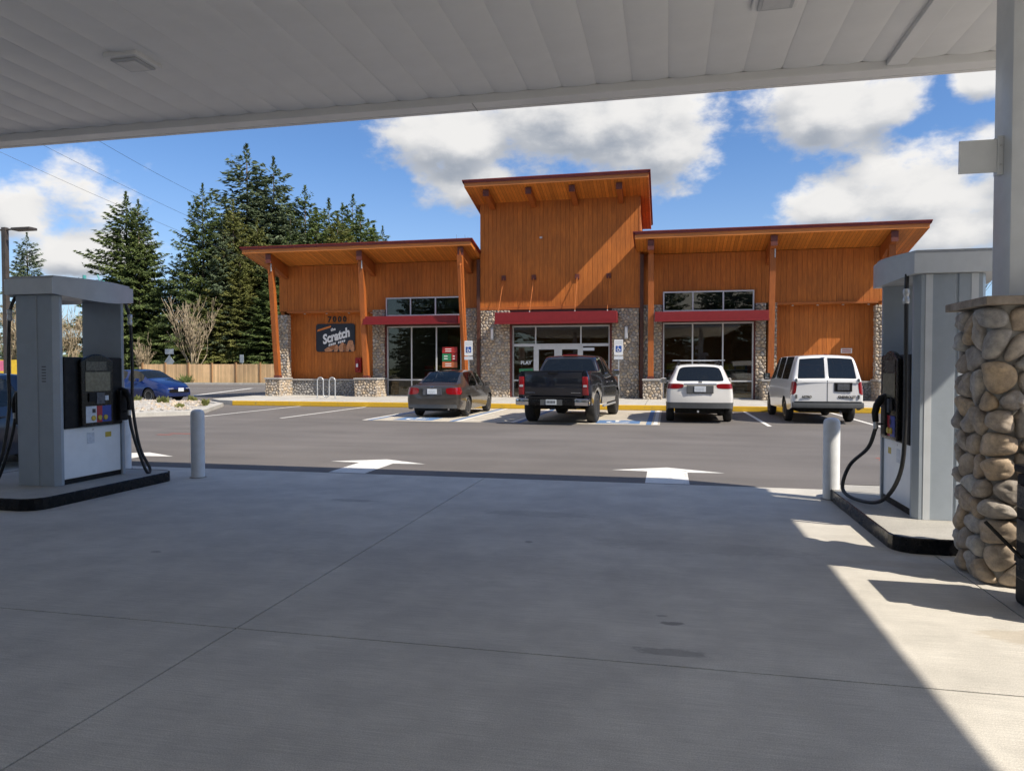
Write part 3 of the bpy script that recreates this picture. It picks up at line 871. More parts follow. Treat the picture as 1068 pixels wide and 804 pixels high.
# ------------------------------------------------------------------ fuel dispensers
def dispenser(label, ox, oy, s, hose_pts, nozzle_at, y_hose):
    """s = +1: the side in view faces +x; origin at the centre of the base"""
    t = thing('fuel_pump', label, 'fuel pump', (ox, oy, 0.13), 0, 'fuel pumps')
    L2 = 0.57
    for sy in (-1, 1):
        ye, yi = sy * L2, sy * (L2 - 0.10)
        d = sy * 0.05; gq = sy * 0.012
        poly = [(-.30, yi), (.30, yi), (.30, ye - d * 1.2), (.255, ye), (.06, ye), (.052, ye - gq), (.036, ye - gq), (.028, ye), (-.255, ye), (-.30, ye - d * 1.2)]
        MB().prism(poly, 'z', 0, 2.28).build('end_pillar', 'grey_paint', t)
        for sx in ((-1, 1) if s < 0 else ()):
            pl = MB().box(sx * .19 - .03, sx * .19 + .03, ye - .001 if sy > 0 else ye - .004, ye + .004 if sy > 0 else ye + .001, .0, 2.28)
            pl.build('pillar_strip', 'light_grey_paint', t)
    box('lower_cabinet', -.262, .262, -L2 + .102, L2 - .102, .0, .672, 'pump_white', t)
    for sx in (-1, 1):
        box('lower_door', min(sx * .264, sx * .278), max(sx * .264, sx * .278), -L2 + .11, L2 - .11, .065, .668, 'pump_white', t, 0.006)
        box('kick_strip', min(sx * .264, sx * .272), max(sx * .264, sx * .272), -L2 + .105, L2 - .105, .0, .06, 'black_plastic', t)
    for sx in (-1, 1):
        xq = sx * .2785
        box('sticker', min(xq, xq + sx * .0015), max(xq, xq + sx * .0015), -.10, .02, .46, .60, 'plate_white', t)
        box('sticker', min(xq, xq + sx * .0015), max(xq, xq + sx * .0015), .20, .30, .52, .585, 'button_yellow', t)
        MB().lathe([(.012, 0), (.012, .006)], (0, 0, 0), 10, 'x').build('door_lock', 'galvanised', t).location = (xq, .0, .635)
    for q in range(6):
        box('pillar_print', .10, .16, -L2 - .0012, -L2 - .0002, 1.42 - q * .035, 1.432 - q * .035, 'bumper_grey', t)
    box('head', -.315, .315, -L2 + .102, L2 - .102, .675, 1.545, 'black_plastic', t, 0.02)
    for sx in (-1, 1):
        X0 = sx * .316
        def pbox(name, y0, y1, z0, z1, d0, d1, mat, par=None, bv=0.0):
            return box(name, min(X0 + sx * d0, X0 + sx * d1), max(X0 + sx * d0, X0 + sx * d1), y0, y1, z0, z1, mat, par or t, bv)
        bz = MB()
        arc = [(-.25, .69), (.25, .69), (.262, 1.50)] + [(.262 - .524 * q / 8, 1.50 + .085 * math.sin(PI * q / 8)) for q in range(1, 8)] + [(-.262, 1.50)]
        bz.prism(arc, 'x', X0 - sx * .004, X0 + sx * .045)
        be = bz.build('bezel', 'black_gloss', t, False, 0.014)
        pbox('screen', -.20, .20, 1.12, 1.36, .046, .05, 'screen', be)
        pbox('upper_screen', -.19, .14, 1.38, 1.49, .046, .05, 'screen_dim', be)
        pbox('card_reader', -.155, -.05, .99, 1.10, .046, .062, 'black_plastic', be, 0.004)
        pbox('keypad', -.03, .10, .96, 1.10, .046, .056, 'plate_dark', be)
        pbox('receipt_slot', .11, .165, 1.0, 1.06, .046, .054, 'plate_white', be)
        dd = 1 if sx > 0 else -1
        for (q0, q1, mt) in ((-.20, -.03, 'plate_white'), (-.03, .06, 'grade_red'), (.06, .21, 'grade_blue')):
            pbox('grade_panel', min(q0 * dd, q1 * dd), max(q0 * dd, q1 * dd), .73, .935, .046, .05, mt, be)
        for q in (-.085, .015, .11):
            o = MB().lathe([(.033, .0), (.033, .010), (.024, .016)], (0, 0, 0), 14, 'x').build('grade_button', 'button_yellow', be)
            o.location = (X0 + sx * .05, q * dd, .785)
            if sx < 0: o.rotation_euler = (0, 0, PI)
        pbox('price_display', -.10, -.05, .85, .90, .051, .053, 'sign_dark', be)
        # nozzle boot and nozzle
        yb = nozzle_at if sx == s else -nozzle_at
        bt = pbox('nozzle_boot', yb - .07, yb + .07, .72, 1.12, .0, .07, 'black_plastic', t, 0.02)
        nz = MB()
        xb = X0 + sx * .11
        nz.tube([(X0 + sx * .02, yb, 1.12), (xb - sx * .02, yb, 1.10), (xb + sx * .02, yb, 1.03), (xb + sx * .038, yb, .95), (xb + sx * .03, yb, .86)], .042, 12, .030)
        nz.tube([(X0 + sx * .05, yb, 1.0), (X0 + sx * .05, yb, .84), (xb + sx * .02, yb, .84)], .012, 8)
        nz.build('nozzle', 'black_plastic', t, 'auto')
        MB().tube([(xb + sx * .03, yb, .862), (xb + sx * .028, yb, .79)], .024, 12).build('nozzle_swivel', 'galvanised', t, 'auto')
        hp = [(p[0] * (1 if sx == s else -1), p[1] if sx == s else -p[1], p[2]) for p in hose_pts]
        start = (xb + sx * .028, yb, .80)
        pts = spline(hp + [start])
        hs = MB().tube(pts, .0195, 10).build('hose', 'hose_rubber', t, 'auto')
        p0 = Vector(hp[1])
        MB().lathe([(.022, -.07), (.03, -.06), (.03, -.02), (.024, -.01), (.024, .01), (.03, .02), (.03, .06), (.022, .07)], tuple(p0), 12).build('breakaway', 'galvanised', hs, 'auto')
    # hood with bowed sides
    pl = []
    n = 28
    for q in range(n + 1):
        y = -L2 - .07 + (2 * L2 + .16) * q / n
        b_ = 0.15 * math.sin(PI * q / n) ** 1.2
        pl.append((.335 + b_, y))
    pl += [(-x_, y_) for x_, y_ in reversed(pl)]
    hb_ = MB(); n = len(pl)
    lowz = [2.282 - .055 * max(0.0, (abs(x_) - .34) / .15) for (x_, y_) in pl]
    hb_.add([(x_, y_, z_) for (x_, y_), z_ in zip(pl, lowz)] + [(x_, y_, 2.47) for (x_, y_) in pl] + [(x_ * .7, y_ * .9, 2.284) for (x_, y_) in pl],
            [(q, (q + 1) % n, n + (q + 1) % n, n + q) for q in range(n)] + [(q, (q + 1) % n, 2 * n + (q + 1) % n, 2 * n + q) for q in range(n)] + [tuple(range(n, 2 * n)), tuple(range(2 * n, 3 * n))])
    hd = hb_.build('hood', 'hood_grey', t, 'auto')
    MB().prism([(x_ * .94, y_ * .94) for x_, y_ in pl], 'z', 2.474, 2.50).build('hood_top', 'hood_grey', t)
    box('hood_seam', -.34, .34, -L2 - .074, -L2 - .0705, 2.285, 2.465, 'light_grey_paint', hd)
    return t
def spline(pts, k=7):
    P = [Vector(p) for p in pts]
    P = [2 * P[0] - P[1]] + P + [2 * P[-1] - P[-2]]
    out = []
    for i in range(1, len(P) - 2):
        for q in range(k):
            u = q / k
            a_, b_, c_, d_ = P[i - 1], P[i], P[i + 1], P[i + 2]
            out.append(0.5 * ((2 * b_) + (c_ - a_) * u + (2 * a_ - 5 * b_ + 4 * c_ - d_) * u * u + (3 * b_ - a_ - 3 * c_ + d_) * u ** 3))
    out.append(P[-2])
    return out
dispenser('grey fuel pump with black screen panel and yellow buttons at the left', -7.385, 7.69, 1,
          [(.36, .47, 2.29), (.40, .52, 2.05), (.40, .55, 1.4), (.39, .56, .9), (.44, .62, .35), (.56, .66, .06), (.60, .55, .03), (.52, .48, .35), (.46, .45, .62)], 0.42, 0.5)
dispenser('silver grey fuel pump with looping black hose behind the boulder column', 2.55, 7.87, -1,
          [(-.36, -.50, 2.29), (-.38, -.56, 2.08), (-.38, -.57, 1.6), (-.38, -.58, .9), (-.40, -.52, .42), (-.47, -.20, .10), (-.60, .22, .03), (-.68, .48, .10), (-.62, .44, .36), (-.50, .20, .58)], 0.10, -0.5)

# black bin with squeegee beside the column
bn = thing('waste_bin', 'black plastic forecourt bin with squeegee tray beside the boulder column', 'bin', (2.56, 5.06, 0))
box('body', -.31, .31, -.24, .24, 0, .86, 'black_plastic', bn, 0.03)
box('lid', -.325, .325, -.255, .255, .862, .92, 'black_plastic', bn, 0.025)
for z in (.18, .42, .64):
    box('tray_panel', -.29, .29, -.262, -.241, z, z + .16, 'black_gloss', bn, 0.01)
    box('side_opening', -.325, -.311, -.19, .19, z, z + .15, 'black_gloss', bn, 0.006)
box('towel_slot', -.24, .24, -.262, -.245, .81, .84, 'plate_dark', bn)
sq = thing('squeegee', 'black handled squeegee leaning out of the black bin', 'squeegee', (2.2, 5.10, .34))
MB().tube([(0.02, 0, -.02), (-.16, .12, .20)], .012, 8).build('handle', 'black_plastic', sq, 'auto')
box('blade', .0, .05, -.09, .09, -.04, .0, 'rubber', sq)

# ------------------------------------------------------------------ the shop
WY, TY, BACK = 32.3, 32.0, 43.0
XL, TX0, TX1, XR = -18.85, -8.47, -1.23, 8.75
shop = thing('shop_building', 'timber clad convenience shop with tower, red awnings and stone pillars', 'building', (-5, WY, 0.0))
def sh(o):
    if o.parent is shop: o.matrix_parent_inverse = Matrix.Translation((5, -WY, 0))
    return o
SL = 0.225          # roof fall per metre towards the back
ZE = 6.93           # soffit height at the front eave of the wings
YEV = 30.5
def soffit(y): return ZE - SL * (y - YEV)
unit = MB().box(0, 1, 0, 1, 0, 1).mesh('siding_board', 'siding', False, 0.0)
def siding(name, x0, x1, y, z0, z1, bw=0.2, par=None, thick=0.03):
    """a wall sheet with boards of its own"""
    w = sh(box(name, x0, x1, y, y + 0.10, z0, z1 - 0.02, 'brown_trim', par or shop))
    x = x0
    while x < x1 - 0.01:
        b_ = min(bw * random.uniform(.85, 1.15), x1 - x)
        if x1 - (x + b_) < 0.05: b_ = x1 - x
        o = sh(link('siding_board', unit, w, (x + 0.004, y - thick - random.uniform(0, .004), z0), (b_ - 0.008, thick, z1 - z0)))
        x += b_
    return w
def stone_wall(name, x0, x1, y, z0, z1, mat='veneer_stone', par=None, axis='y', rowh=(.11, .20), ww=(.12, .34), dep=.05):
    """cobbles bedded on a face; axis y: face looks to -y, '+x'/'-x': face looks that way"""
    b_ = MB()
    cs = .165
    nu, nz = max(2, round((x1 - x0) / cs)), max(2, round((z1 - z0) / (cs * .82)))
    du, dz = (x1 - x0) / nu, (z1 - z0) / nz
    pt = {}
    for a_ in range(-1, nu + 1):
        for c_ in range(-1, nz + 1):
            pt[(a_, c_)] = (x0 + (a_ + .5 + (.25 if c_ % 2 else -.25) + random.uniform(-.36, .36)) * du, z0 + (c_ + .5 + random.uniform(-.38, .38)) * dz)
    for a_ in range(-1, nu + 1):
        for c_ in range(-1, nz + 1):
            p = pt[(a_, c_)]
            poly = [(x0 - .02, z0), (x1 + .02, z0), (x1 + .02, z1), (x0 - .02, z1)]
            for da in (-2, -1, 0, 1, 2):
                for dc in (-2, -1, 0, 1, 2):
                    q = pt.get((a_ + da, c_ + dc))
                    if q is None or (da == 0 and dc == 0): continue
                    nx_, nz_ = q[0] - p[0], q[1] - p[1]
                    lim = (q[0] ** 2 + q[1] ** 2 - p[0] ** 2 - p[1] ** 2) / 2
                    new = []
                    for k_ in range(len(poly)):
                        A, B = poly[k_], poly[(k_ + 1) % len(poly)]
                        fa, fb = A[0] * nx_ + A[1] * nz_ - lim, B[0] * nx_ + B[1] * nz_ - lim
                        if fa <= 0: new.append(A)
                        if fa * fb < 0:
                            t_ = fa / (fa - fb); new.append((A[0] + (B[0] - A[0]) * t_, A[1] + (B[1] - A[1]) * t_))
                    poly = new
                    if len(poly) < 3: break
                if len(poly) < 3: break
            if len(poly) < 3: continue
            n = len(poly)
            ce, cz = sum(v[0] for v in poly) / n, sum(v[1] for v in poly) / n
            # round the corners: corner cut into two points
            rp = []
            for k_ in range(n):
                A, B, C = poly[k_ - 1], poly[k_], poly[(k_ + 1) % n]
                rp.append((B[0] + (A[0] - B[0]) * .25, B[1] + (A[1] - B[1]) * .25)); rp.append((B[0] + (C[0] - B[0]) * .25, B[1] + (C[1] - B[1]) * .25))
            n = len(rp)
            d0 = dep * random.uniform(.6, 1.25)
            b_.tint = random.random()
            vs, fs = [], []
            for (sc, dd) in ((.93, 0.0), (.80, .75), (.42, 1.0)):
                vs += [(ce + (u_ - ce) * sc, cz + (v_ - cz) * sc, d0 * dd) for (u_, v_) in rp]
            vs.append((ce, cz, d0))
            for r_ in range(2):
                fs += [(r_ * n + q, r_ * n + (q + 1) % n, (r_ + 1) * n + (q + 1) % n, (r_ + 1) * n + q) for q in range(n)]
            fs += [(2 * n + q, 2 * n + (q + 1) % n, 3 * n) for q in range(n)]
            if axis == 'y': vs = [(v[0], y - v[2], v[1]) for v in vs]
            elif axis == '+x': vs = [(y + v[2], v[0], v[1]) for v in vs]
            else: vs = [(y - v[2], v[0], v[1]) for v in vs]
            b_.add(vs, fs)
    o = sh(b_.build(name, mat, par or shop, True))
    return stuff(o)

# masses behind the cladding: side and back walls, floor, ceiling
for nm, b_ in (('side_wall', (XL, XL + .2, WY + .1, BACK, .0, 5.6)), ('side_wall', (XR - .2, XR, WY + .1, BACK, 0, 5.6)), ('back_wall', (XL + .2, XR - .2, BACK - .2, BACK, 0, 4.3))):
    sh(box(nm, *b_, 'siding', shop))
sh(box('floor_slab', XL + .2, XR - .2, 31.96, BACK - .2, 0.0, 0.149, 'interior_floor', shop))
sh(box('ceiling', XL + .21, XR - .21, WY + .56, BACK - .21, 3.95, 4.0, 'interior_dark', shop))
for X in (-13.5, -9.2):
    sh(box('partition', X, X + .1, WY + .4, BACK - .3, .15, 3.94, 'interior_dark', shop)) if X < -13 else None
# tower
sh(box('tower_side', TX1 - .18, TX1, TY + .11, 35.4, 4.0, 8.55, 'siding', shop))
sh(box('tower_side', TX0, TX0 + .18, TY + .11, 35.4, 4.0, 8.55, 'siding', shop))
sh(box('tower_back', TX0 + .18, TX1 - .18, 35.2, 35.4, 4.0, 8.3, 'siding', shop))
siding('tower_wall', TX0, TX1, TY, 4.30, 9.10, 0.2)
sh(box('corner_trim', TX1 - .05, TX1 + .03, TY - .045, TY + .10, 4.3, 8.98, 'trim_wood', shop))
sh(box('trim_band', TX0 - .02, TX1 + .02, TY - .07, TY + .02, 4.17, 4.298, 'trim_wood', shop))

def roof(name, x0, x1, y0, y1, ze, th=0.2):
    t = ze - SL * (y1 - y0)
    b_ = MB().prism([(y0 + .05, ze), (y1, t), (y1, t + th), (y0 + .05, ze + th)], 'x', x0 + .05, x1 - .05)
    r = sh(b_.build(name, 'soffit_wood', shop))
    sh(MB().prism([(y0 - .08, ze + th + .06), (y0 - .08, ze + th + .10), (y1 + .05, t + th + .07), (y1 + .05, t + th + .004), (y0 + .02, ze + th + .004)], 'x', x0 - .08, x1 + .08).build('roofing', 'red_roof', r))
    sh(box('fascia', x0, x1, y0, y0 + .048, ze - .01, ze + th + .05, 'fascia_wood', r, 0.004))
    sh(box('drip_edge', x0 - .06, x1 + .06, y0 - .05, y0 - .002, ze + th - .03, ze + th + .075, 'red_roof', r))
    for xa in (x0, x1 - .048):
        sh(MB().prism([(y0 + .05, ze - .012), (y1, t - .012), (y1, t + th), (y0 + .05, ze + th)], 'x', xa, xa + .048).build('rake_board', 'fascia_wood', r))
        xx = xa - .04 if xa == x0 else xa + .05
        sh(MB().prism([(y0 - .05, ze + th - .03), (y1, t + th - .03), (y1, t + th + .06), (y0 - .05, ze + th + .06)], 'x', xx, xx + .04).build('rake_flashing', 'red_roof', r))
    return r
roof('wing_roof', -19.75, -8.5, YEV, BACK + .6, ZE)
roof('wing_roof', -1.38, 9.85, YEV, BACK + .6, ZE)
roof('tower_roof', -8.75, -0.82, 30.3, 35.5, 9.42)

# wings: upper cladding
ZW = soffit(WY) - .01
siding('upper_wall', XL, TX0 - .02, WY, 4.30, ZW)
siding('upper_wall', TX1 + .02, XR, WY, 4.30, ZW)
# holes for the transoms are formed by windows standing proud of the cladding
siding('lower_wall', -18.35, -13.75, WY + .40, 0.98, 4.217, 0.18)
siding('lower_wall', 4.55, 8.45, WY + .40, 0.98, 4.217, 0.18)
for (x0, x1) in ((-18.4, -13.7), (4.5, 8.5)):
    sh(box('trim_band', x0, x1, WY - .12, WY + .02, 4.215, 4.298, 'trim_wood', shop))
    sh(box('bay_soffit', x0, x1, WY + .021, WY + .45, 4.218, 4.28, 'soffit_wood', shop))
    for xq in (x0, x1 - .06): sh(box('bay_cheek', xq, xq + .06, WY + .12, WY + .45, .98, 4.215, 'siding', shop))
    sh(box('sill_cap', x0, x1, WY - .20, WY + .365, 0.90, 0.978, 'concrete_cap', shop, .008))
    sh(box('knee_wall', x0, x1, WY - .10, WY + .1, 0.0, 0.9, 'mortar', shop))
    stone_wall('knee_stones', x0, x1, WY - .10, 0.15, 0.9, 'grey_stone')
    n_ = 4
    for q in range(n_):
        xq = x0 + (x1 - x0) * (q + .7) / n_
        sh(MB().lathe([(.05, 0), (.05, .03), (.03, .05)], (xq, WY + .16, 4.166), 10).build('soffit_light', 'frame_white', shop))
# stone piers
def pier(x0, x1, y, z1, sides=True, z0=0.15, mat='veneer_stone'):
    sh(box('pier', x0 + .03, x1 - .03, y + .0, WY + .12, 0.0, z1, 'mortar', shop))
    stone_wall('pier_stones', x0, x1, y, z0, z1, mat)
    if sides:
        stone_wall('pier_stones', y + .0, WY + .05, x0 + .03, z0, z1, mat, None, '-x')
        stone_wall('pier_stones', y + .0, WY + .05, x1 - .03, z0, z1, mat, None, '+x')
pier(-18.85, -18.30, WY - .22, 4.12)
pier(-13.85, -13.28, WY - .12, 4.30)
pier(-9.42, -8.50, WY - .10, 4.30, False)
pier(-8.44, -7.08, TY - .02, 4.16, False)
pier(-2.42, -1.26, TY - .02, 4.16, False)
pier(-1.18, -0.28, WY - .10, 4.30, False)
pier(3.68, 4.08, WY - .10, 4.30, False)
pier(4.18, 4.52, WY - .10, 4.30, False)
pier(8.38, 8.80, WY - .22, 4.12)
# dark brown upright strips in the corners between tower and wings
for (x0, x1) in ((-8.62, -8.47), (-1.21, -1.05)):
    sh(box('downspout', x0, x1, TY - .12, TY - .02, .15, 6.5, 'brown_trim', shop, .01))

# window walls
def mull(x0, x1, y0, y1, z0, z1, par, mat='frame_white'):
    return sh(box('mullion', x0, x1, y0, y1, z0, z1, mat, par))
def window(name, x0, x1, y, z0, z1, cols, rows, fw=.06, fd=.10):
    """frame > mullions and panes; cols/rows list the inner dividers"""
    f = MB()
    f.box(x0, x1, y, y + fd, z0, z0 + fw).box(x0, x1, y, y + fd, z1 - fw, z1).box(x0, x0 + fw, y, y + fd, z0 + fw, z1 - fw).box(x1 - fw, x1, y, y + fd, z0 + fw, z1 - fw)
    fr = sh(f.build(name, 'frame_white', shop))
    cx_ = [x0 + fw] + sum([[c - fw / 2, c + fw / 2] for c in cols], []) + [x1 - fw]
    rz_ = [z0 + fw] + sum([[c - fw / 2, c + fw / 2] for c in rows], []) + [z1 - fw]
    for c in cols: mull(c - fw / 2, c + fw / 2, y + .002, y + fd - .002, z0 + fw, z1 - fw, fr)
    for r_ in rows:
        for i in range(0, len(cx_), 2):
            mull(cx_[i], cx_[i + 1], y + .004, y + fd - .004, r_ - fw / 2, r_ + fw / 2, fr)
    for i in range(0, len(cx_), 2):
        for j in range(0, len(rz_), 2):
            sh(box('pane', cx_[i] - .008, cx_[i + 1] + .008, y + .045, y + .051, rz_[j] - .008, rz_[j + 1] + .008, 'shop_glass', fr))
    return fr
def thirds(a_, b_): return [a_ + (b_ - a_) / 3, a_ + (b_ - a_) * 2 / 3]
WA, WB = -13.18, -9.46
WC, WD = -0.22, 3.60
for (a_, b_) in ((WA, WB), (WC, WD)):
    window('window', a_, b_, WY - .02, .151, 3.50, thirds(a_, b_), [0.95])
    window('transom_window', a_, b_, WY - .15, 3.98, 4.86, thirds(a_, b_), [])
    sh(box('transom_back', a_ + .05, b_ - .05, WY - .06, WY - .045, 4.03, 4.81, 'interior_dark', shop))
    sh(box('header', a_ - .12, b_ + .12, WY - .06, WY + .1, 3.502, 4.298, 'brown_trim', shop))
    for xa in (a_ - .122, b_ + .002):
        sh(box('jamb', xa, xa + .12, WY - .06, WY + .10, .15, 3.5, 'red_jamb', shop))
# entrance
DX0, DX1, DY = -6.98, -2.53, TY + .12
for xa in (DX0 - .102, DX1 + .002):
    sh(box('jamb', xa, xa + .10, TY - .04, TY + .30, .15, 3.44, 'red_jamb', shop))
sh(box('header', DX0 - .1, DX1 + .1, TY - .01, TY + .3, 3.442, 4.168, 'brown_trim', shop))
d0, d1 = -5.90, -3.83
f_ = window('entrance_glazing', DX0, DX1, DY, 2.56, 3.44, [d0, d1], [])
for (a_, b_) in ((DX0, d0 - .03), (d1 + .03, DX1)):
    window('side_light', a_, b_, DY, .151, 2.558, [], [0.95])
dm = (d0 + d1) / 2
for (a_, b_) in ((d0 - .028, dm - .004), (dm + .004, d1 + .028)):
    lf = MB(); st = .17
    lf.box(a_, b_, DY + .01, DY + .06, .16, .42).box(a_, b_, DY + .01, DY + .06, 2.36, 2.555).box(a_, a_ + st, DY + .01, DY + .06, .42, 2.36).box(b_ - st, b_, DY + .01, DY + .06, .42, 2.36)
    d_ = sh(lf.build('door', 'frame_white', shop))
    sh(box('pane', a_ + st - .01, b_ - st + .01, DY + .03, DY + .036, .41, 2.37, 'shop_glass', d_))
    hx = b_ - .08 if b_ < dm else a_ + .08
    sh(MB().tube([(hx, DY + .008, .95), (hx, DY - .05, .98), (hx, DY - .05, 1.38), (hx, DY + .008, 1.41)], .014, 8).build('handle', 'galvanised', d_, 'auto'))

# awnings
def awning(x0, x1, y0, z0, z1, rods=()):
    b_ = MB().prism([(y0, z0), (y0 + .10, z0 - .02), (WY - .07, z0 + .02), (WY - .07, z1 - .06), (y0, z1)], 'x', x0, x1)
    aw = sh(b_.build('awning', 'red_steel', shop, False, .012))
    sh(box('awning_lip', x0 - .012, x1 + .012, y0 - .07, y0 - .001, z0 - .04, z0 + .02, 'red_steel', aw, .006))
    for (bx, bz, ax) in rods:
        sh(box('rod_bracket', bx - .10, bx + .10, TY - .10, TY - .035, bz - .11, bz + .11, 'beam_end', aw, .01))
        sh(MB().tube([(bx, TY - .11, bz - .04), (ax, y0 + .25, z1 + .0)], .016, 6).build('tie_rod', 'trim_wood', aw))
        sh(MB().lathe([(.03, 0), (.03, .1)], (ax, y0 + .25, z1 - .03), 8).build('rod_foot', 'galvanised', aw))
awning(-13.85, -9.30, 31.0, 3.56, 3.90)
awning(-7.55, -2.15, 31.0, 3.50, 3.98, [(-7.35, 5.62, -7.45), (-5.95, 5.62, -6.02), (-3.98, 5.60, -4.0), (-2.58, 5.60, -2.58)])
awning(-0.56, 4.06, 31.0, 3.52, 3.90)
# header trim above the entrance awning
sh(box('awning_backing', -7.0, -2.5, TY - .03, TY - .012, 3.45, 4.16, 'brown_trim', shop))

# timber frames under the wings: beam to the eave, leaning column, boulder pedestal
def frame(x, bracket=False, lean=.55, spout=False):
    yb = 31.40
    b_ = MB()
    ze = soffit(30.65) - .012
    b_.prism([(30.65, ze), (WY - .035, soffit(WY - .035) - .012), (WY - .035, soffit(WY) - .62), (30.65, ze - .40)], 'x', x - .11, x + .11)
    bm_ = sh(b_.build('beam', 'column_wood', shop, False, .008))
    sh(box('beam_cap', x - .13, x + .13, 30.60, 30.648, ze - .42, ze - .004, 'beam_end', bm_))
    top_y = yb - lean
    zt = soffit(top_y) - .42
    c_ = MB()
    w = .12
    c_.add([(x - w, yb - w, 1.07), (x + w, yb - w, 1.07), (x + w, yb + w, 1.07), (x - w, yb + w, 1.07),
            (x - w, top_y - w, zt), (x + w, top_y - w, zt), (x + w, top_y + w, zt), (x - w, top_y + w, zt)],
           [(0, 3, 2, 1), (4, 5, 6, 7), (0, 1, 5, 4), (1, 2, 6, 5), (2, 3, 7, 6), (3, 0, 4, 7)])
    sh(c_.build('timber_column', 'column_wood', shop, False, .01))
    sh(box('shoe', x - .14, x + .14, yb - .14, yb + .14, 1.04, 1.16, 'beam_end', shop))
    if bracket:
        sh(box('strap', x + .06, x + .10, top_y - w - .012, top_y - w + .05, zt - .35, zt + .25, 'galvanised', shop))
    if spout:
        pts = [(x - .02, 30.62, ze - .10), (x - .02, 30.62, ze - .45), (x + .03, 30.70, ze - .62), (x + .05, top_y - .16, ze - .85)]
        for k_ in range(1, 9):
            u = k_ / 8
            pts.append((x + .05, top_y - .16 + (yb - top_y) * u, (ze - .85) + (1.25 - ze + .85) * u))
        sh(MB().tube(pts, .045, 8).build('downspout', 'column_wood', shop, 'auto'))
def pedestal(x0, x1, mat='veneer_stone'):
    y0 = 30.95
    p = sh(box('pedestal', x0 + .03, x1 - .03, y0 + .03, WY - .09, .148, .97, 'mortar', shop))
    sh(box('pedestal_cap', x0 - .05, x1 + .05, y0 - .05, WY - .22, .972, 1.05, 'concrete_cap', p, .01))
    stone_wall('pedestal_stones', x0, x1, y0 + .03, .15, .965, mat, p)
    stone_wall('pedestal_stones', y0, WY - .2, x0 + .03, .15, .965, mat, p, '-x')
    stone_wall('pedestal_stones', y0, WY - .2, x1 - .03, .15, .965, mat, p, '+x')
frame(-18.45, True); pedestal(-18.85, -18.1)
frame(-13.85, True); pedestal(-14.25, -13.15)
frame(-9.02, False, .85, True); pedestal(-9.42, -8.70)
frame(-0.72, False, .25); pedestal(-1.02, -0.25)
frame(4.18, True, .35); pedestal(3.82, 4.60)
frame(8.65, False, .4); pedestal(8.25, 9.05)
# tower outlookers
for x in (-7.85, -5.95, -4.05, -2.05):
    ze = 9.42 - SL * (30.62 - 30.3) - .012
    o = sh(MB().prism([(30.62, ze), (TY - .04, 9.42 - SL * 1.66 - .012), (TY - .04, 9.42 - SL * 1.66 - .30), (30.62, ze - .26)], 'x', x - .11, x + .11).build('outlooker', 'column_wood', shop, False, .006))
    sh(box('outlooker_cap', x - .13, x + .13, 30.58, 30.618, ze - .28, ze - .004, 'beam_end', o))
# wall lights, camera, small fittings
for x in (-7.88, -1.80):
    o = sh(box('wall_light', x - .07, x + .07, TY - .17, TY - .075, 2.80, 3.35, 'galvanised', shop, .02))
    sh(box('diffuser', x - .05, x + .05, TY - .185, TY - .172, 2.86, 3.29, 'sign_white', o))
sh(box('wall_camera', -5.68, -5.56, TY - .14, TY - .036, 7.35, 7.43, 'frame_white', shop, .02))
# vent-shaped stand-ins added for conifer tips above the right wing roof
for (x, y) in ((.6, 34.5), (4.8, 35.0)):
    sh(MB().lathe([(.06, 0), (.06, .62), (.12, .63), (.12, .74), (.02, .80)], (x, y, soffit(y) + .2), 12).build('treetop_stub', 'steel_pole', shop, 'auto'))
m_, nt_e, b_e = newmat('lamp_glow')
b_e.inputs['Emission Color'].default_value = (1.0, 0.93, 0.80, 1); b_e.inputs['Emission Strength'].default_value = 5.0
for (x, y) in ((.6, 34.2), (2.6, 34.2), (.6, 37.5), (2.6, 37.5), (-5.2, 35.0), (-5.2, 38.5), (-11.4, 34.4), (-10.0, 38.0)):
    sh(box('ceiling_lamp', x - .5, x + .5, y - .12, y + .12, 3.88, 3.945, 'lamp_glow', shop))
# lit interior fittings
def shelf(x, y, w, rz, label):
    t = thing('shelf_unit', label, 'shelf', (x, y, .15), rz, 'shelves inside the shop')
    box('back', -w / 2, w / 2, -.02, .02, 0, 1.5, 'interior_dark', t)
    for k_ in range(4):
        box('shelf', -w / 2, w / 2, -.4, -.022, .12 + k_ * .38, .15 + k_ * .38, 'frame_white', t)
        for q in range(int(w / .5)):
            h = random.uniform(.16, .3)
            box('goods', -w / 2 + q * .5 + .04, -w / 2 + q * .5 + .44, -.36, -.05, .151 + k_ * .38, .151 + k_ * .38 + h, random.choice(('shelf_goods', 'poster_red', 'poster_green', 'plate_white', 'banner_yellow')), t)
for i, (x, y, w) in enumerate(((-11.0, 36.0, 3.0), (-5.2, 36.5, 2.6), (1.4, 35.4, 3.0), (2.6, 37.6, 2.6))):
    shelf(x, y, w, 0, ['stocked shelf unit behind the shop window left of the tower', 'stocked shelf unit facing the entrance doors', 'stocked shelf unit behind the shop window right of the tower', 'rear stocked shelf unit deep behind the right shop window'][i])

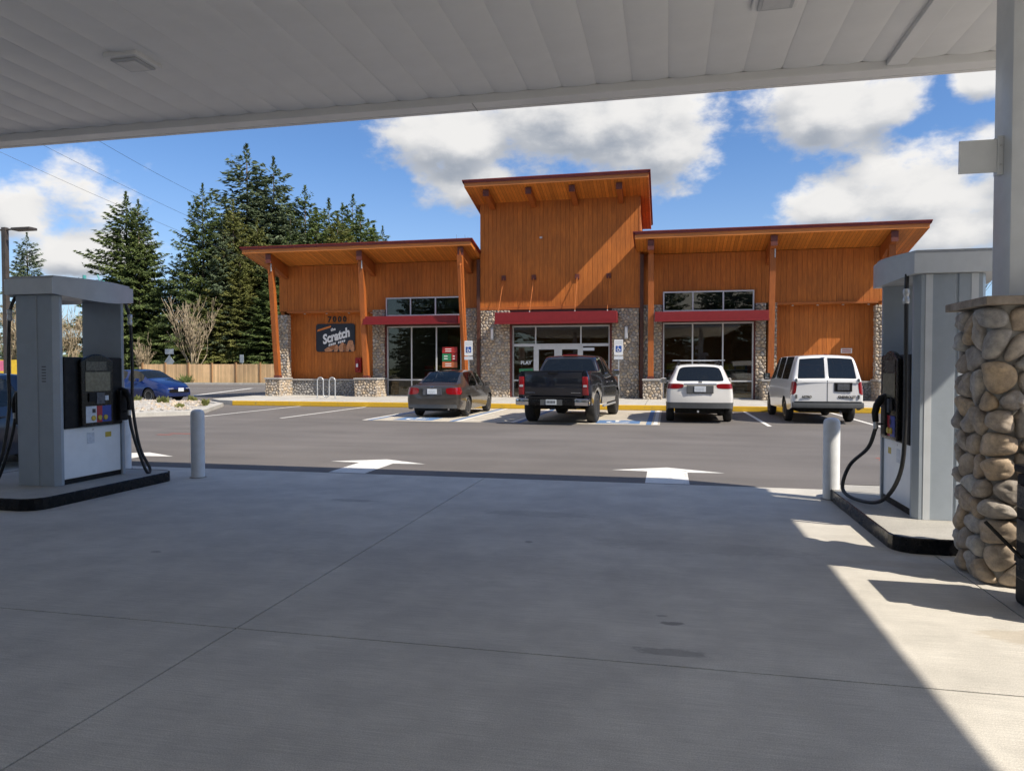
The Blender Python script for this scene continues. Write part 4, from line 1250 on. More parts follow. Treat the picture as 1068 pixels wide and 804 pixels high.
# ------------------------------------------------------------------ signs and fittings on and by the shop
SX = -15.95
text_parent = thing('house_number', 'black metal number 7000 above the dark chicken sign', 'number', (SX + .02, WY + .355, 3.90))
for i, c in enumerate('7000'):
    text('digit', c, .38, 'number_black', text_parent, (-.42 + i * .27, -.01, 0), ext=.012, bold=.012)
sg = thing('wall_sign', 'dark rounded sign reading Scratch with fried chicken pictures', 'sign', (SX - .08, WY + .355, 2.31))
def rrect(x0, x1, z0, z1, r):
    p = []
    for (cx_, cz_, a0) in ((x1 - r, z1 - r, 0), (x0 + r, z1 - r, 90), (x0 + r, z0 + r, 180), (x1 - r, z0 + r, 270)):
        for q in range(5):
            a_ = R(a0 + q * 22.5); p.append((cx_ + r * math.cos(a_), cz_ + r * math.sin(a_)))
    return p
MB().prism(rrect(-1.03, 1.03, 0, 1.38, .13), 'y', -.045, 0.01).build('panel', 'sign_dark', sg)
text('lettering', 'Scratch', .62, 'sign_white', sg, (.02, -.052, .76), (PI / 2, R(-15), 0), .004, .3, .026, xs=.80)
text('lettering', 'the', .20, 'sign_white', sg, (-.12, -.052, 1.10), (PI / 2, R(-14), 0), .004, .2, .006)
st = MB()
for q in range(9):
    if q in (4,): continue
    u0 = -.36 + q * .1
    st.prism([(u0, .36 + u0 * .25), (u0 + .075, .36 + (u0 + .075) * .25), (u0 + .09, .47 + (u0 + .09) * .25), (u0 + .015, .47 + u0 * .25)], 'y', -.052, -.046)
st.build('strapline', 'sign_white', sg)
MB().prism([(-.96, 1.00), (-.94, 1.10), (-.22, 1.30), (-.24, 1.20)], 'y', -.052, -.046).build('ribbon', 'sign_orange', sg)
def blob(cx_, cz_, w, h, rot, seed):
    rr = random.Random(seed); p = []
    for q in range(14):
        a_ = 2 * PI * q / 14; k_ = rr.uniform(.8, 1.1)
        u, v = w * k_ * math.cos(a_), h * k_ * math.sin(a_)
        p.append((min(cx_ + u * math.cos(rot) - v * math.sin(rot), 1.02), max(cz_ + u * math.sin(rot) + v * math.cos(rot), .01)))
    return p
for i, (bx, bz, w, h, ro, mt) in enumerate(((-.30, .13, .30, .13, .3, 'crust'), (-.10, .22, .22, .12, .2, 'crust_dark'), (.05, .14, .10, .22, -.3, 'crust'), (.34, .22, .16, .26, -.2, 'crust'), (.52, .2, .10, .24, .1, 'crust_dark'), (.70, .26, .11, .30, -.25, 'crust'), (.90, .20, .12, .26, .1, 'crust'), (.86, .46, .10, .12, .2, 'crust'))):
    MB().prism(blob(bx, bz, w, h, ro, i), 'y', -.050 - .002 * i, -.046).build('chicken_piece', mt, sg)

fe = thing('extinguisher_box', 'red fire extinguisher cabinet on timber wall beside stone pier', 'extinguisher', (-14.78, WY + .36, 1.30))
box('cabinet', -.15, .15, -.19, 0, 0, .72, 'extinguisher_red', fe, .02)
MB().lathe([(.075, .10), (.08, .14), (.08, .46), (.05, .54), (.03, .58), (.03, .63)], (0, -.20, 0), 14).build('extinguisher', 'extinguisher_red', fe, 'auto')
box('white_patch', -.05, .05, -.286, -.281, .26, .42, 'sign_white', fe)  # plain white patch on the front of the cylinder

rk = thing('bike_rack', 'galvanised wave shaped bike rack on pavement before stone knee wall', 'bike rack', (-14.55, 28.7, .183))
pts = []
for (x0, z0) in ((-.42, 0), (-.42, .72)): pts.append((x0, 0, z0))
def arc_(cx_, cz_, r, a0, a1, n=8):
    return [(cx_ + r * math.cos(R(a0 + (a1 - a0) * q / n)), 0, cz_ + r * math.sin(R(a0 + (a1 - a0) * q / n))) for q in range(n + 1)]
pts += arc_(-.28, .78, .14, 180, 0) + arc_(0, .20, .14, 180, 360) + arc_(.28, .78, .14, 180, 0) + [(.42, 0, 0)]
MB().tube(pts, .026, 10).build('rail', 'galvanised', rk, 'auto')
for x in (-.42, .42):
    box('foot_plate', x - .07, x + .07, -.07, .07, 0, .012, 'galvanised', rk)

def ada_sign(x, y, label):
    t = thing('accessible_parking_sign', label, 'sign', (x, y, .183), 0, 'accessible parking signs')
    MB().tube([(0, 0, 0), (0, 0, 2.40)], .022, 8).build('post', 'galvanised', t)
    MB().prism(rrect(-.165, .165, 1.82, 2.40, .03), 'y', -.034, -.026).build('panel', 'sign_white', t)
    MB().prism(rrect(-.11, .11, 1.94, 2.17, .02), 'y', -.037, -.0342).build('symbol_panel', 'sign_blue', t)
    w = MB()
    w.tube([(.05 * math.cos(R(a_)) - .01, -.040, 2.02 + .05 * math.sin(R(a_))) for a_ in range(110, 380, 20)], .010, 6)
    w.tube([(-.02, -.040, 2.12), (-.02, -.040, 2.05), (.04, -.040, 2.05), (.06, -.040, 1.985)], .012, 6)
    w.lathe([(.018, -.003), (.018, .003)], (-.02, -.040, 2.155), 10, 'y')
    w.build('wheelchair_symbol', 'sign_white', t)
    for z in (2.24, 2.31):
        box('legend_bar', -.13, .13, -.037, -.0342, z, z + .025, 'sign_back', t)
    box('lower_panel', -.17, .17, -.034, -.026, 1.66, 1.785, 'plate_white', t)
ada_sign(-7.62, 27.0, 'white accessible parking sign on a post behind the grey sedan')
ada_sign(-1.80, 27.0, 'white accessible parking sign on a post right of the black pickup')

def poster(x, z, w, h, mat, label, y, words=None, wm='sign_white'):
    t = thing('window_poster', label, 'poster', (x, y, z), 0, 'posters in the shop windows')
    box('sheet', -w / 2, w / 2, 0, .006, 0, h, mat, t)
    if words: text('lettering', words, h * .62, wm, t, (0, -.004, h / 2), ext=.002, bold=.004)
    else:
        for k_ in range(2): box('print_bar', -w * .3, w * .1, -.003, -.0005, h * (.25 + .35 * k_), h * (.38 + .35 * k_), wm, t)
yp = WY + .012
poster(-10.05, 2.22, .74, .28, 'poster_red', 'red banner poster at the top of the right pane of the left shop window', yp)
poster(-10.20, 1.84, .44, .35, 'poster_green', 'green poster in the right pane of the left shop window', yp)
poster(-9.82, 1.84, .27, .35, 'poster_red', 'narrow red poster beside the green poster in the left shop window', yp)
poster(-10.05, 1.53, .74, .28, 'poster_orange', 'orange banner poster lowest in the left shop window', yp)
lt = thing('window_lettering', 'white word PLAY on the glass left of the entrance doors', 'lettering', (-6.35, DY + .038, 1.60))
text('letters', 'PLAY', .22, 'plate_white', lt, (0, 0, .15), ext=.002, bold=.006)
gd = thing('window_decal', 'green logo strip under the word PLAY on entrance glass', 'decal', (-6.35, DY + .038, 1.32))
box('strip', -.32, .32, 0, .004, 0, .16, 'poster_green', gd)
ho = thing('hours_sign', 'pale notice on the glass right of the entrance doors', 'notice', (-3.45, DY + .036, 2.30))
box('sheet', -.32, .22, 0, .004, 0, .13, 'plate_white', ho)
nt_ = thing('wall_notice', 'small pink and white notice on timber wall behind the van', 'notice', (7.4, WY + .355, 2.15))
box('plate', -.22, .22, -.008, 0, 0, .2, 'sign_white', nt_)
for z in (.04, .12): box('print_bar', -.18, .18, -.011, -.0085, z, z + .045, 'red_spray', nt_)

# ------------------------------------------------------------------ vehicles
def lerp(kn, y):
    if y <= kn[0][0]: return kn[0][1]
    for (a_, p), (b_, q) in zip(kn, kn[1:]):
        if y <= b_: return p + (q - p) * (y - a_) / (b_ - a_)
    return kn[-1][1]

def shell(sp, t):
    """car body: rings of points from tail (y=0) to nose, mirrored, closed at both ends, smoothed, then cut
    into panels, panes and lamps by tag. sp['tagger'](where, i0, i1, y, z, f) names the piece of each face."""
    ys = set(sp['st'])
    sill = sp['sill']
    for yc in sp['axles']:
        ra = sp['arch']
        for c in (-1.0, -.93, -.62, -.22, .22, .62, .93, 1.0):
            ys.add(round(yc + ra * c, 4))
    ys = sorted(ys)
    ys = [y for i, y in enumerate(ys) if i == 0 or y - ys[i - 1] > .012]
    fr = sp['fr']; rows = sp['rows']; nr = len(rows)
    zc = sp['zc']
    def z0(y):
        z = lerp(sill, y)
        for yc in sp['axles']:
            d = abs(y - yc)
            if d < sp['arch'] - 1e-4: z = max(z, zc + math.sqrt(sp['arch'] ** 2 - d * d))
        return z
    V, F, T, CR = [], [], [], []
    ring = []
    def half(y):
        zb, zr, wb, wr, wm = (lerp(sp[k_], y) for k_ in ('zb', 'zr', 'wb', 'wr', 'wm'))
        b = z0(y)
        pts = []
        for k_ in range(nr):
            z = max(rows[k_], b + .02 * k_) if k_ else b
            z = min(z, zb - .02 * (nr - k_))
            u = max(0.0, min(1.0, (z - .2) / (zb - .2)))
            if u < .55: x = wm * (1 - sp.get('tuck', .05) * (1 - u / .55) ** 1.6)
            else: x = wm + (wb - wm) * ((u - .55) / .45) ** 1.7
            pts.append((x, z))
        pts.append((wb, zb))
        cr = lerp(sp['crown'], y)
        for f in fr:
            pts.append((wr * f, zr + cr * (1 - f * f)))
        return pts
    H = nr + 1 + len(fr)
    def addv(x, y, z):
        V.append((x, y, z)); return len(V) - 1
    for y in ys:
        h = half(y); r = {}
        for k_, (x, z) in enumerate(h):
            if k_ == H - 1:
                r[(k_, 1)] = r[(k_, -1)] = addv(0, y, z)
            else:
                for s in (1, -1): r[(k_, s)] = addv(x * s, y, z)
        ring.append(r)
    tg = sp['tagger']
    def put(f, name, s):
        F.append(f if s > 0 else tuple(reversed(f))); T.append(name)
    for i in range(len(ys) - 1):
        ym = (ys[i] + ys[i + 1]) / 2
        for k_ in range(H - 1):
            where = 'side' if k_ < nr else ('glass' if k_ == nr else 'top')
            j = k_ if k_ < nr else (0 if k_ == nr else k_ - nr - 1)
            for s in (1, -1):
                put((ring[i][(k_, s)], ring[i + 1][(k_, s)], ring[i + 1][(k_ + 1, s)], ring[i][(k_ + 1, s)]), tg(where, j, ym, s), s)
    for (i, sg_, where, bul) in ((0, -1, 'tail', sp.get('bulge', .05)), (len(ys) - 1, 1, 'nose', .10)):
        h = half(ys[i])
        grid = {}
        for k_ in range(nr + 1):
            for c, f in enumerate(fr):
                for s in (1, -1):
                    if c == 0: grid[(k_, c, s)] = ring[i][(k_, s)]
                    elif f == 0:
                        if s == 1: grid[(k_, c, 1)] = grid[(k_, c, -1)] = addv(0, ys[i] + sg_ * bul * sp.get('prof', {}).get(k_, 1), h[k_][1])
                    else: grid[(k_, c, s)] = addv(h[k_][0] * f * s, ys[i] + sg_ * bul * (1 - f * f) * sp.get('prof', {}).get(k_, 1), h[k_][1])
        for c in range(len(fr)):
            for s in (1, -1): grid[(nr + 1, c, s)] = ring[i][(nr + 1 + c, s)]
        for k_ in range(nr + 1):
            for c in range(len(fr) - 1):
                for s in (1, -1):
                    q = (grid[(k_, c, s)], grid[(k_ + 1, c, s)], grid[(k_ + 1, c + 1, s)], grid[(k_, c + 1, s)])
                    put(q if sg_ < 0 else tuple(reversed(q)), tg(where, (k_, c), 0, s), s)
    names = sorted(set(T))
    me = bpy.data.meshes.new('cage'); me.from_pydata(V, [], F)
    bm = bmesh.new(); bm.from_mesh(me)
    bmesh.ops.recalc_face_normals(bm, faces=bm.faces)
    cl = bm.edges.layers.float.new('crease_edge')
    bm.faces.ensure_lookup_table()
    for e in bm.edges:
        lf = e.link_faces
        if len(lf) == 2:
            if T[lf[0].index] != T[lf[1].index]: e[cl] = sp.get('crease', .55)
    if sp.get('sharp'):
        vl = bm.verts.layers.float.new('crease_vert')
        for v in bm.verts:
            if sum(1 for e in v.link_edges if e[cl] > 0) >= 2 and any('window' in T[f.index] for f in v.link_faces) and any('window' not in T[f.index] for f in v.link_faces): v[vl] = sp['sharp']
    bm.to_mesh(me); bm.free()
    me.polygons.foreach_set('material_index', [names.index(x) for x in T])
    for q in names: me.materials.append(None)
    o = bpy.data.objects.new('cage', me); col.objects.link(o)
    md = o.modifiers.new('s', 'SUBSURF'); md.levels = md.render_levels = 2
    md.boundary_smooth = 'PRESERVE_CORNERS'
    dg = bpy.context.evaluated_depsgraph_get()
    ev = bpy.data.meshes.new_from_object(o.evaluated_get(dg))
    bpy.data.objects.remove(o); bpy.data.meshes.remove(me)
    co = [v.co.copy() for v in ev.vertices]
    nr_ = [v.normal.copy() for v in ev.vertices]
    # make sure normals look outwards
    if sum(nr_[i].x * co[i].x for i in range(len(co))) < 0: nr_ = [-q for q in nr_]
    polys = [(tuple(p.vertices), p.material_index) for p in ev.polygons]
    bpy.data.meshes.remove(ev)
    out = {}
    for mi, nm in enumerate(names):
        ps = [p for p, m_ in polys if m_ == mi]
        base = nm.split('#')[0]
        mat, off, split = sp['mats'][base]
        par = {}
        def find(a_):
            while par[a_] != a_:
                par[a_] = par[par[a_]]; a_ = par[a_]
            return a_
        for p in ps:
            for v in p: par.setdefault(v, v)
        if split:
            for p in ps:
                r0 = find(p[0])
                for v in p[1:]: par[find(v)] = r0
        groups = {}
        for p in ps: groups.setdefault(find(p[0]) if split else 0, []).append(p)
        for gpz in groups.values():
            idx = {}
            vs, fs = [], []
            for p in gpz:
                for v in p:
                    if v not in idx:
                        idx[v] = len(vs); vs.append(co[v] + nr_[v] * off)
                fs.append(tuple(idx[v] for v in p))
            m_ = bpy.data.meshes.new(base); m_.from_pydata([tuple(v) for v in vs], [], fs)
            m_.materials.append(M[mat])
            m_.polygons.foreach_set('use_smooth', [True] * len(m_.polygons))
            q = link(base, m_, t)
            out.setdefault(base, []).append(q)
    return out

def wheel_meshes(r, w, rr, spokes, rim_mat, bars=False):
    ty = MB().lathe([(rr, -w / 2 + .01), (rr + .02, -w / 2), (r - .045, -w / 2), (r - .012, -w / 2 + .02), (r, -w / 2 + .05), (r, w / 2 - .05), (r - .012, w / 2 - .02), (r - .045, w / 2), (rr + .02, w / 2), (rr, w / 2 - .01)], n=36, axis='x').mesh('wheel', 'tyre', 'auto')
    b_ = MB()
    b_.lathe([(rr - .004, w / 2 - .015), (rr - .004, w / 2 - .008), (rr - .03, w / 2 - .012), (rr - .035, w / 2 - .07), (.02, w / 2 - .075)], n=36, axis='x')
    for k_ in range(spokes):
        a_ = 2 * PI * k_ / spokes
        u = Vector((0, math.cos(a_), math.sin(a_))); v = Vector((0, -math.sin(a_), math.cos(a_)))
        wd0, wd1 = .045, .03
        x0, x1 = w / 2 - .062, w / 2 - .025
        P = []
        for (rad, wd, xx) in ((.03, wd0, x1), (rr - .02, wd1, w / 2 - .02)):
            for (s, xq) in ((-1, x0), (1, x0), (1, xx), (-1, xx)):
                q = u * rad + v * (wd * s); P.append((xq, q.y, q.z))
        b_.add(P, [(0, 1, 2, 3), (7, 6, 5, 4), (0, 4, 5, 1), (1, 5, 6, 2), (2, 6, 7, 3), (3, 7, 4, 0)])
    b_.lathe([(.055, w / 2 - .06), (.055, w / 2 - .02), (.04, w / 2 - .012), (.005, w / 2 - .01)], n=14, axis='x')
    rm = b_.mesh('rim', rim_mat, 'auto')
    return ty, rm
def put_wheels(t, axles, x, r, w, rr, spokes, mat):
    ty, rm = wheel_meshes(r, w, rr, spokes, mat)
    for y in axles:
        for s in (1, -1):
            q = link('wheel', ty, t, (s * x, y, r), None, (0, 0, 0 if s > 0 else PI))
            link('rim', rm, q)
def mirror(t, y, z, x, mat, sz=(.22, .12, .16)):
    for s in (1, -1):
        a_ = sorted((s * x, s * (x + sz[0])))
        o = box('wing_mirror', a_[0], a_[1], y, y + sz[1], z, z + sz[2], mat, t, .035, 'auto')
        box('mirror_glass', a_[0] + .025, a_[1] - .025, y - .004, y - .0005, z + .025, z + sz[2] - .025, 'chrome', o)
def plate(t, y, z, mat='plate_white', x=0, w=.305, h=.155, face=-1):
    p = box('licence_plate', x - w / 2, x + w / 2, min(y, y + .012 * face), max(y, y + .012 * face), z, z + h, mat, t, .004)
    yy = y + .0125 * face
    for k_ in range(6):
        xx = x - .115 + k_ * .04
        box('plate_mark', xx, xx + .026, min(yy, yy + .002 * face), max(yy, yy + .002 * face), z + .04, z + .11, 'sign_back' if mat == 'plate_white' else 'bumper_grey', p)
def seats(t, rows_, x=.36, z=.45, h=.62):
    for y in rows_:
        for s in (1, -1):
            st_ = box('seat', s * x - .24, s * x + .24, y, y + .14, z, z + h, 'seat_cloth', t, .05, 'auto')
            box('headrest', s * x - .12, s * x + .12, y + .01, y + .09, z + h + .03, z + h + .20, 'seat_cloth', st_, .035, 'auto')

GL = 'window'
def sedan(label, loc, rz, body, tail='tail_red', rim='alloy', group=None, front=False, name='sedan', dk=False):
    t = thing(name, label, 'car', loc, rz, group)
    gl = 'car_glass_dark' if dk else 'car_glass'
    sp = dict(st=[0, .10, .30, .56, .62, 1.30, 1.36, 1.42, 1.62, 2.28, 2.36, 2.55, 2.78, 2.86, 3.05, 3.42, 3.50, 3.9, 4.20, 4.40, 4.50],
              sill=[(0, .30), (.3, .24), (3.9, .22), (4.5, .26)], axles=(.98, 3.63), arch=.365, zc=.32, fr=[1, .86, .55, .25, 0], rows=[.22, .42, .60, .72],
              zb=[(0, .93), (.3, .955), (1.3, .955), (2.6, .93), (3.5, .90), (4.2, .80), (4.5, .62)],
              zr=[(0, .965), (.10, .995), (.56, 1.035), (.62, 1.05), (1.0, 1.24), (1.36, 1.385), (1.9, 1.43), (2.4, 1.435), (2.82, 1.39), (3.05, 1.28), (3.46, 1.02), (3.9, .92), (4.3, .80), (4.5, .66)],
              wb=[(0, .74), (.10, .80), (.5, .825), (1.3, .82), (3.4, .82), (4.1, .78), (4.5, .60)],
              wr=[(0, .66), (.3, .70), (.6, .68), (1.3, .575), (2.4, .575), (2.82, .585), (3.46, .70), (4.2, .68), (4.5, .52)],
              wm=[(0, .80), (.10, .85), (.5, .885), (3.8, .885), (4.2, .84), (4.5, .70)],
              crown=[(0, .015), (.6, .03), (1.4, .035), (2.8, .04), (3.5, .03), (4.5, .05)], bulge=.07,
              prof={0: .5, 1: 1.0, 2: 1.0, 3: .7, 4: .6},
              mats={'body': (body, 0, False), 'window': (gl, -.004, True), 'rear_window': (gl, -.004, True), 'windscreen': (gl, -.004, True),
                    'tail_light': (tail, .004, True), 'rear_bumper': (body, .003, True), 'headlight': ('lamp_clear', .003, True), 'grille': ('black_gloss', 0, True), 'valance': ('bumper_grey', 0, True)})
    def tg(where, j, y, s):
        if where == 'top':
            if .62 < y < 1.36 and j >= 1: return 'rear_window'
            if .62 < y < 1.36 and j == 0 and False: return 'body'
            if 2.84 < y < 3.46: return 'windscreen'
        if where == 'glass':
            if 1.20 < y < 2.28: return 'window'
            if 2.36 < y < 3.20: return 'window'
        if where == 'side':
            if y < .30 and j == 3: return 'tail_light#%d' % s
            if y < .60 and j < 2: return 'rear_bumper'
        if where == 'tail':
            if j[0] == 3 and j[1] in (0, 1): return 'tail_light#%d' % s
            if j[0] == 0: return 'valance'
            if j[0] < 2: return 'rear_bumper'
        if where == 'nose':
            if j[0] == 3 and j[1] < 2: return 'headlight'
            if j[0] in (1,) and j[1] > 0: return 'grille'
        return 'body'
    sp['tagger'] = tg
    shell(sp, t)
    box('underbody', -.62, .62, .25, 4.3, .20, .62, 'underbody', t)
    put_wheels(t, (.98, 3.63), .76, .315, .205, .205, 10, rim)
    mirror(t, 3.02, .93, .86, body, (.17, .12, .13))
    plate(t, -.062, .735)
    box('plate_recess', -.30, .30, -.058, -.045, .705, .915, 'plate_dark', t, .008)
    box('boot_badge', -.06, .06, -.066, -.05, .93, .965, 'chrome', t, .01)
    seats(t, (1.55, 2.35), .36, .42, .56)
    for s in (1, -1):
        for y in (1.75, 2.75):
            xx = sorted((s * .885, s * .905))
            box('door_handle', xx[0], xx[1], y, y + .17, .80, .83, body, t, .008)
        MB().tube([(s * .5, .02, .27), (s * .5, .25, .27)], .03, 10).build('exhaust', 'chrome', t) if s > 0 else None
    return t

def suv(label, loc, rz, body):
    t = thing('suv', label, 'car', loc, rz)
    sp = dict(st=[0, .08, .20, .30, .52, .58, .66, .85, 1.25, 1.32, 1.65, 2.30, 2.38, 2.6, 2.95, 3.05, 3.3, 3.62, 3.72, 4.1, 4.4, 4.56],
              sill=[(0, .42), (.3, .34), (4.0, .28), (4.56, .34)], axles=(.92, 3.58), arch=.40, zc=.35, fr=[1, .87, .52, .25, 0], rows=[.30, .58, .74, .96],
              zb=[(0, 1.10), (.5, 1.10), (2.6, 1.06), (3.6, 1.02), (4.3, .92), (4.56, .72)],
              zr=[(0, 1.12), (.08, 1.15), (.52, 1.545), (.60, 1.59), (.9, 1.61), (1.9, 1.63), (2.6, 1.62), (3.0, 1.57), (3.68, 1.12), (4.2, 1.03), (4.5, .84), (4.56, .75)],
              wb=[(0, .80), (.12, .85), (.6, .865), (3.6, .86), (4.2, .80), (4.56, .62)],
              wr=[(0, .74), (.10, .755), (.52, .63), (.7, .62), (2.6, .62), (3.0, .63), (3.68, .74), (4.3, .70), (4.56, .55)],
              wm=[(0, .86), (.12, .905), (.5, .922), (3.9, .922), (4.3, .86), (4.56, .70)],
              crown=[(0, .01), (.6, .035), (3.0, .035), (3.7, .03), (4.56, .05)], bulge=.08,
              prof={0: .9, 1: 1.2, 2: 1.1, 3: .6, 4: .4},
              mats={'body': (body, 0, False), 'window': ('car_glass_dark', -.004, True), 'rear_window': ('car_glass_dark', -.004, True), 'windscreen': ('car_glass', -.004, True),
                    'tail_light': ('tail_red', .006, True), 'rear_bumper': ('bumper_grey', .004, True), 'headlight': ('lamp_clear', .003, True), 'cladding': ('bumper_grey', .003, True)})
    def tg(where, j, y, s):
        if where == 'top':
            if .08 < y < .52 and j >= 1: return 'rear_window'
            if 3.0 < y < 3.66: return 'windscreen'
        if where == 'glass':
            if .58 < y < 1.25 or 1.32 < y < 2.30 or 2.38 < y < 3.4: return 'window'
        if where == 'side':
            if y < .30 and j == 3: return 'tail_light#%d' % s
            if y < .5 and j < 1: return 'rear_bumper'
            if j < 1: return 'cladding'
        if where == 'tail':
            if j[0] == 3 and j[1] in (0, 1): return 'tail_light#%d' % s
            if j[0] < 1: return 'rear_bumper'
        if where == 'nose' and j[0] == 3 and j[1] < 2: return 'headlight'
        return 'body'
    sp['tagger'] = tg
    shell(sp, t)
    box('underbody', -.66, .66, .3, 4.3, .26, .72, 'underbody', t)
    put_wheels(t, (.92, 3.58), .80, .35, .225, .225, 5, 'alloy')
    mirror(t, 3.12, 1.04, .90, body, (.19, .12, .17))
    plate(t, -.105, .875)
    box('plate_recess', -.36, .36, -.10, -.07, .83, 1.05, 'bumper_grey', t, .02)
    box('plate_garnish', -.44, .44, -.095, -.06, 1.055, 1.10, 'chrome', t, .01)
    box('tailgate_badge', -.05, .05, -.100, -.09, 1.115, 1.165, 'chrome', t, .01)
    for s in (1, -1):
        rp = [(s * .56, .62, 1.60), (s * .56, .72, 1.665), (s * .56, 1.6, 1.685), (s * .56, 2.5, 1.675), (s * .56, 2.7, 1.62)]
        MB().tube(spline(rp, 5), .018, 8).build('roof_rail', 'black_plastic', t, 'auto')
    for y in (.95, 2.2):
        o = box('cross_bar', -.73, .73, y, y + .06, 1.735, 1.76, 'galvanised', t, .01)
        for s in (1, -1): box('bar_foot', s * .56 - .03, s * .56 + .03, y - .02, y + .08, 1.67, 1.734, 'black_plastic', o, .008)
    MB().prism([(-.06, 1.60), (.06, 1.60), (-.04, 1.68)], 'x', -.012, .012).build('antenna_fin', 'black_plastic', t).location = (0, .85, .04)
    MB().tube([(.0, .60, 1.10), (.0, .10, 1.14)], .01, 6).build('rear_wiper', 'black_plastic', t).location = (0, -.06, .02)
    MB().tube([(-.05, .1, .33), (-.05, -.06, .33)], .03, 10).build('tow_hitch', 'galvanised', t)
    seats(t, (1.5, 2.4), .36, .6, .62)
    return t

def van(label, loc, rz, body):
    t = thing('passenger_van', label, 'van', loc, rz)
    sp = dict(st=[0, .06, .14, .18, .25, .30, .40, .62, .68, .84, 1.66, 1.74, 2.66, 2.76, 3.0, 3.48, 3.56, 3.9, 4.15, 4.5, 4.72, 4.80],
              sill=[(0, .45), (.4, .36), (4.2, .33), (4.8, .36)], axles=(1.08, 3.90), arch=.40, zc=.345, fr=[1, .90, .50, .045, 0], rows=[.34, .62, .80, 1.165],
              zb=[(0, 1.20), (2.7, 1.20), (3.5, 1.17), (4.2, 1.08), (4.8, .86)],
              zr=[(0, 1.21), (.06, 1.23), (.22, 1.74), (.30, 1.83), (.5, 1.86), (2.6, 1.87), (3.0, 1.84), (3.52, 1.60), (4.12, 1.22), (4.5, 1.08), (4.8, .90)],
              wb=[(0, .90), (.08, .935), (.4, .945), (3.6, .945), (4.3, .88), (4.8, .70)],
              wr=[(0, .88), (.06, .89), (.25, .80), (.34, .77), (2.8, .77), (3.4, .78), (4.12, .84), (4.8, .64)],
              wm=[(0, .955), (.08, .98), (.4, .985), (4.0, .985), (4.4, .92), (4.8, .78)],
              crown=[(0, .0), (.3, .045), (3.0, .045), (4.1, .03), (4.8, .05)], bulge=.035, tuck=.035, crease=.97, sharp=.75,
              mats={'body': (body, 0, False), 'window': ('car_glass_dark', -.004, True), 'rear_window': ('car_glass_dark', -.004, True), 'windscreen': ('car_glass', -.004, True),
                    'tail_light': ('tail_red', .006, True), 'headlight': ('lamp_clear', .003, True)})
    def tg(where, j, y, s):
        if where == 'top':
            if .06 < y < .25 and j in (1, 2): return 'rear_window#%d' % s
            if 3.5 < y < 4.12: return 'windscreen'
        if where == 'glass':
            if .62 < y < 1.66 or 1.74 < y < 2.66 or 2.76 < y < 3.8: return 'window'
        if where == 'side' and y < .14 and j in (2,): return 'tail_light#%d' % s
        if where == 'tail' and j[0] in (2,) and j[1] == 0: return 'tail_light#%d' % s
        if where == 'nose' and j[0] == 2 and j[1] < 2: return 'headlight'
        return 'body'
    sp['tagger'] = tg
    shell(sp, t)
    box('underbody', -.68, .68, .3, 4.5, .30, .80, 'underbody', t)
    b_ = box('rear_bumper', -.96, .96, -.13, .02, .44, .60, 'bumper_grey', t, .03, 'auto')
    box('bumper_pad', -.90, .90, -.135, .0, .603, .618, 'black_plastic', b_)
    put_wheels(t, (1.08, 3.90), .86, .345, .215, .20, 8, 'alloy')
    mirror(t, 3.62, 1.15, .97, 'black_plastic', (.20, .10, .22))
    # seam between the rear doors, hinges, plate, lettering
    box('door_seam', -.006, .006, -.042, -.030, .62, 1.20, 'bumper_grey', t)
    box('belt_line', -.84, .84, -.040, -.02, 1.135, 1.147, 'white_paint', t)
    for s in (1, -1):
        for z in (.70, 1.14):
            box('hinge', s * .84 - .025, s * .84 + .025, -.035, .02, z, z + .10, 'bumper_grey', t, .008)
    plate(t, -.055, .93, 'plate_dark', .42, .32, .17)
    box('plate_surround', .18, .66, -.050, -.02, .89, 1.13, 'black_plastic', t, .012)
    text('lettering', 'ASTRO', .085, 'number_black', t, (-.56, -.040, .74), ext=.003, bold=.004)
    text('lettering', 'CHEVROLET', .085, 'number_black', t, (.52, -.040, .74), ext=.003, bold=.004)
    box('brake_lamp', -.05, .05, .20, .24, 1.885, 1.91, 'tail_red', t, .008)
    MB().tube([(.35, .05, .35), (.35, -.08, .33)], .03, 8).build('exhaust', 'bumper_grey', t)
    seats(t, (1.3, 2.2, 3.0), .42, .62, .62)
    return t

